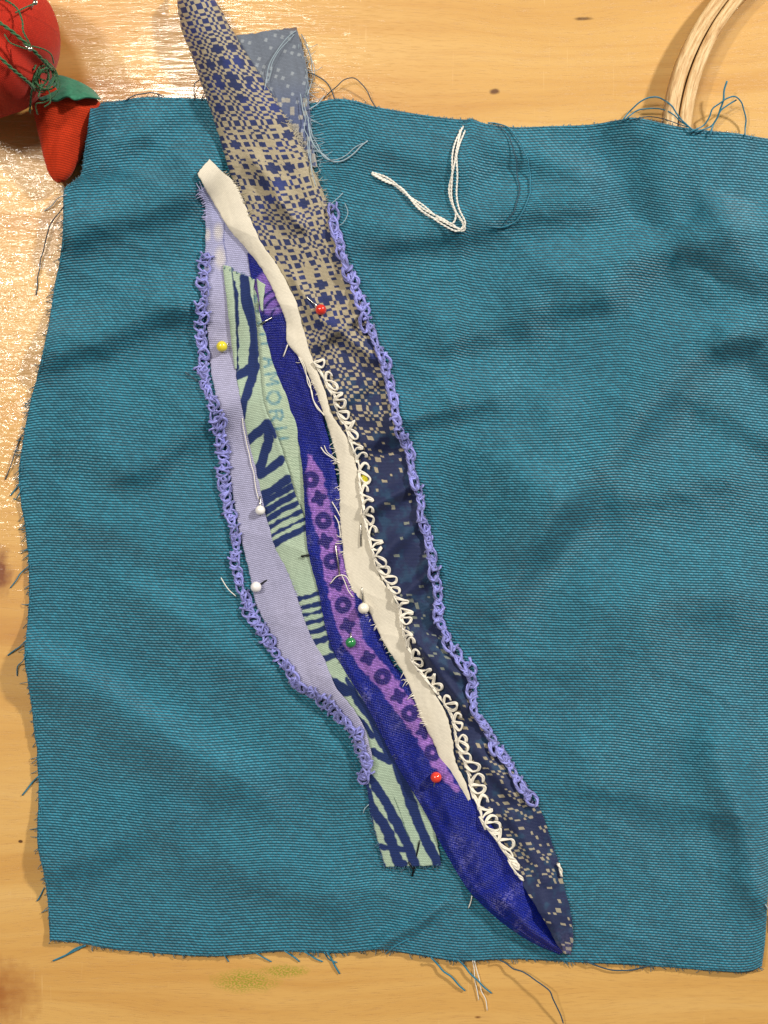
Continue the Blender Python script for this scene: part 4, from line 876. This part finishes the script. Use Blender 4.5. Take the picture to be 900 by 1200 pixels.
def straw_mesh():
    n, m = 40, 56; V = []; uv = []
    ax0, ax1 = np.array([88, 112.]), np.array([73, 219.]); L = np.linalg.norm(ax1 - ax0); T = (ax1 - ax0) / L; Nn = np.array([-T[1], T[0]])
    for i in range(n + 1):
        q = i / n
        w_ = np.interp(q, [0, .03, .12, .25, .5, .75, .9, .97, 1], [8, 26, 37.5, 38.5, 31, 20, 13, 7.5, 1.0])
        for j in range(m):
            b = 2 * math.pi * j / m
            wob = 1 + .05 * math.sin(3 * b + 5 * q) + .04 * math.sin(5 * b - 7 * q) - .10 * math.exp(-((b - 1.2 - q * .9) / .16) ** 2) * (q > .25)
            x = math.cos(b) * w_ * (1 + .03 * math.sin(9 * q)); z = math.sin(b) * w_ * .8 * wob
            c = ax0 + T * L * q + Nn * -x
            V.append(((c[0] - 450) * S, (600 - c[1]) * S, max(.8, z + 27 - 10 * q) * S)); uv.append((b * 8, q * 28))
    F = [(i * m + j, i * m + (j + 1) % m, (i + 1) * m + (j + 1) % m, (i + 1) * m + j) for i in range(n) for j in range(m)]
    return V, F, uv
V, F, uv = straw_mesh(); mk('body', V, F, M_red, straw, uv=np.array(uv))
PV = np.array(V); stamp(PV[:, 0] / S + 450, 600 - PV[:, 1] / S, PV[:, 2] / S)
def cap():
    # felt calyx folded over the shoulder of the berry
    out = []; nx, ny = 60, 16
    top = crom([(44, 108), (46, 98), (56, 90), (70, 88), (84, 92), (98, 98), (110, 106), (117, 114)], nx)
    bot = crom([(41, 113), (47, 118), (56, 117), (66, 118), (78, 113), (88, 117), (100, 114), (118, 115.5)], nx)
    v = np.linspace(0, 1, ny)[:, None, None]; Gd = top[None] * (1 - v) + bot[None] * v
    X, Y = Gd[..., 0], Gd[..., 1]
    t_ = np.clip((X - 80) / 40, -1, 1); Z = 36 + 27 * np.sqrt(1 - t_ ** 2 * .96) - 22 * (1 - np.linspace(0, 1, ny)[:, None]) ** 1.6 + 3 * fbm(X / 8, Y / 8, 3, 2)
    return grid('felt_cap', X, Y, Z, M_felt, straw, uv=np.stack([X, Y], -1) * .25, skirt=3.5)
cap()
random.seed(4)
def knot(pts, r):
    Q = crom(pts, 26); V, F = plied(W(Q[:, 0], Q[:, 1], Q[:, 2] + 26), r * S, 2, 8, 5); mk('thread_loop', V, F, T_green, straw)
knot([(66, 88, 66), (60, 80, 72), (50, 82, 74), (44, 92, 70), (38, 104, 66), (36, 118, 52), (35, 132, 40)], 1.3)
for k in range(9):
    a = random.uniform(0, 6.3); cx, cy = 52 + random.gauss(0, 4), 92 + random.gauss(0, 6); rx, ry = random.uniform(6, 15), random.uniform(8, 20)
    knot([(cx + rx * math.cos(a + q * 1.2) * random.uniform(.8, 1.1), cy + ry * math.sin(a + q * 1.2) * random.uniform(.8, 1.1), 66 + random.uniform(-5, 6)) for q in range(5)], random.uniform(.7, 1.2))
knot([(58, 74, 70), (66, 84, 72), (70, 100, 68), (64, 112, 64), (52, 120, 60), (42, 122, 56), (44, 134, 45)], .8)
for nm, lb, x, y in (('pin_in_tomato', 'silver pin head shining at the top edge on the tomato pincushion', 41, 3), ('pin_in_tomato', 'silver pin head beside the green thread across the tomato pincushion', 35, 57)):
    th = thing('dressmaker_pin', lb, 'pin', x, y)
    z = tz(x, y) + 5; V, F = sphere(W(x, y, z), 3.0 * S, 8, 12, .6); mk('head', V, F, M_steel, th)
    a, b = W(x, y, z), W(x + (-14 if y > 20 else -8), y - (8 if y > 20 else -12), z - 9); V, F = tube(np.array([a, a * .5 + b * .5, b]), .8 * S, 6); mk('shaft', V, F, M_steel, th)
print('tris', sum(len(o.data.polygons) * 2 for o in bpy.data.objects if o.type == 'MESH'), 'objs', len(bpy.data.objects))
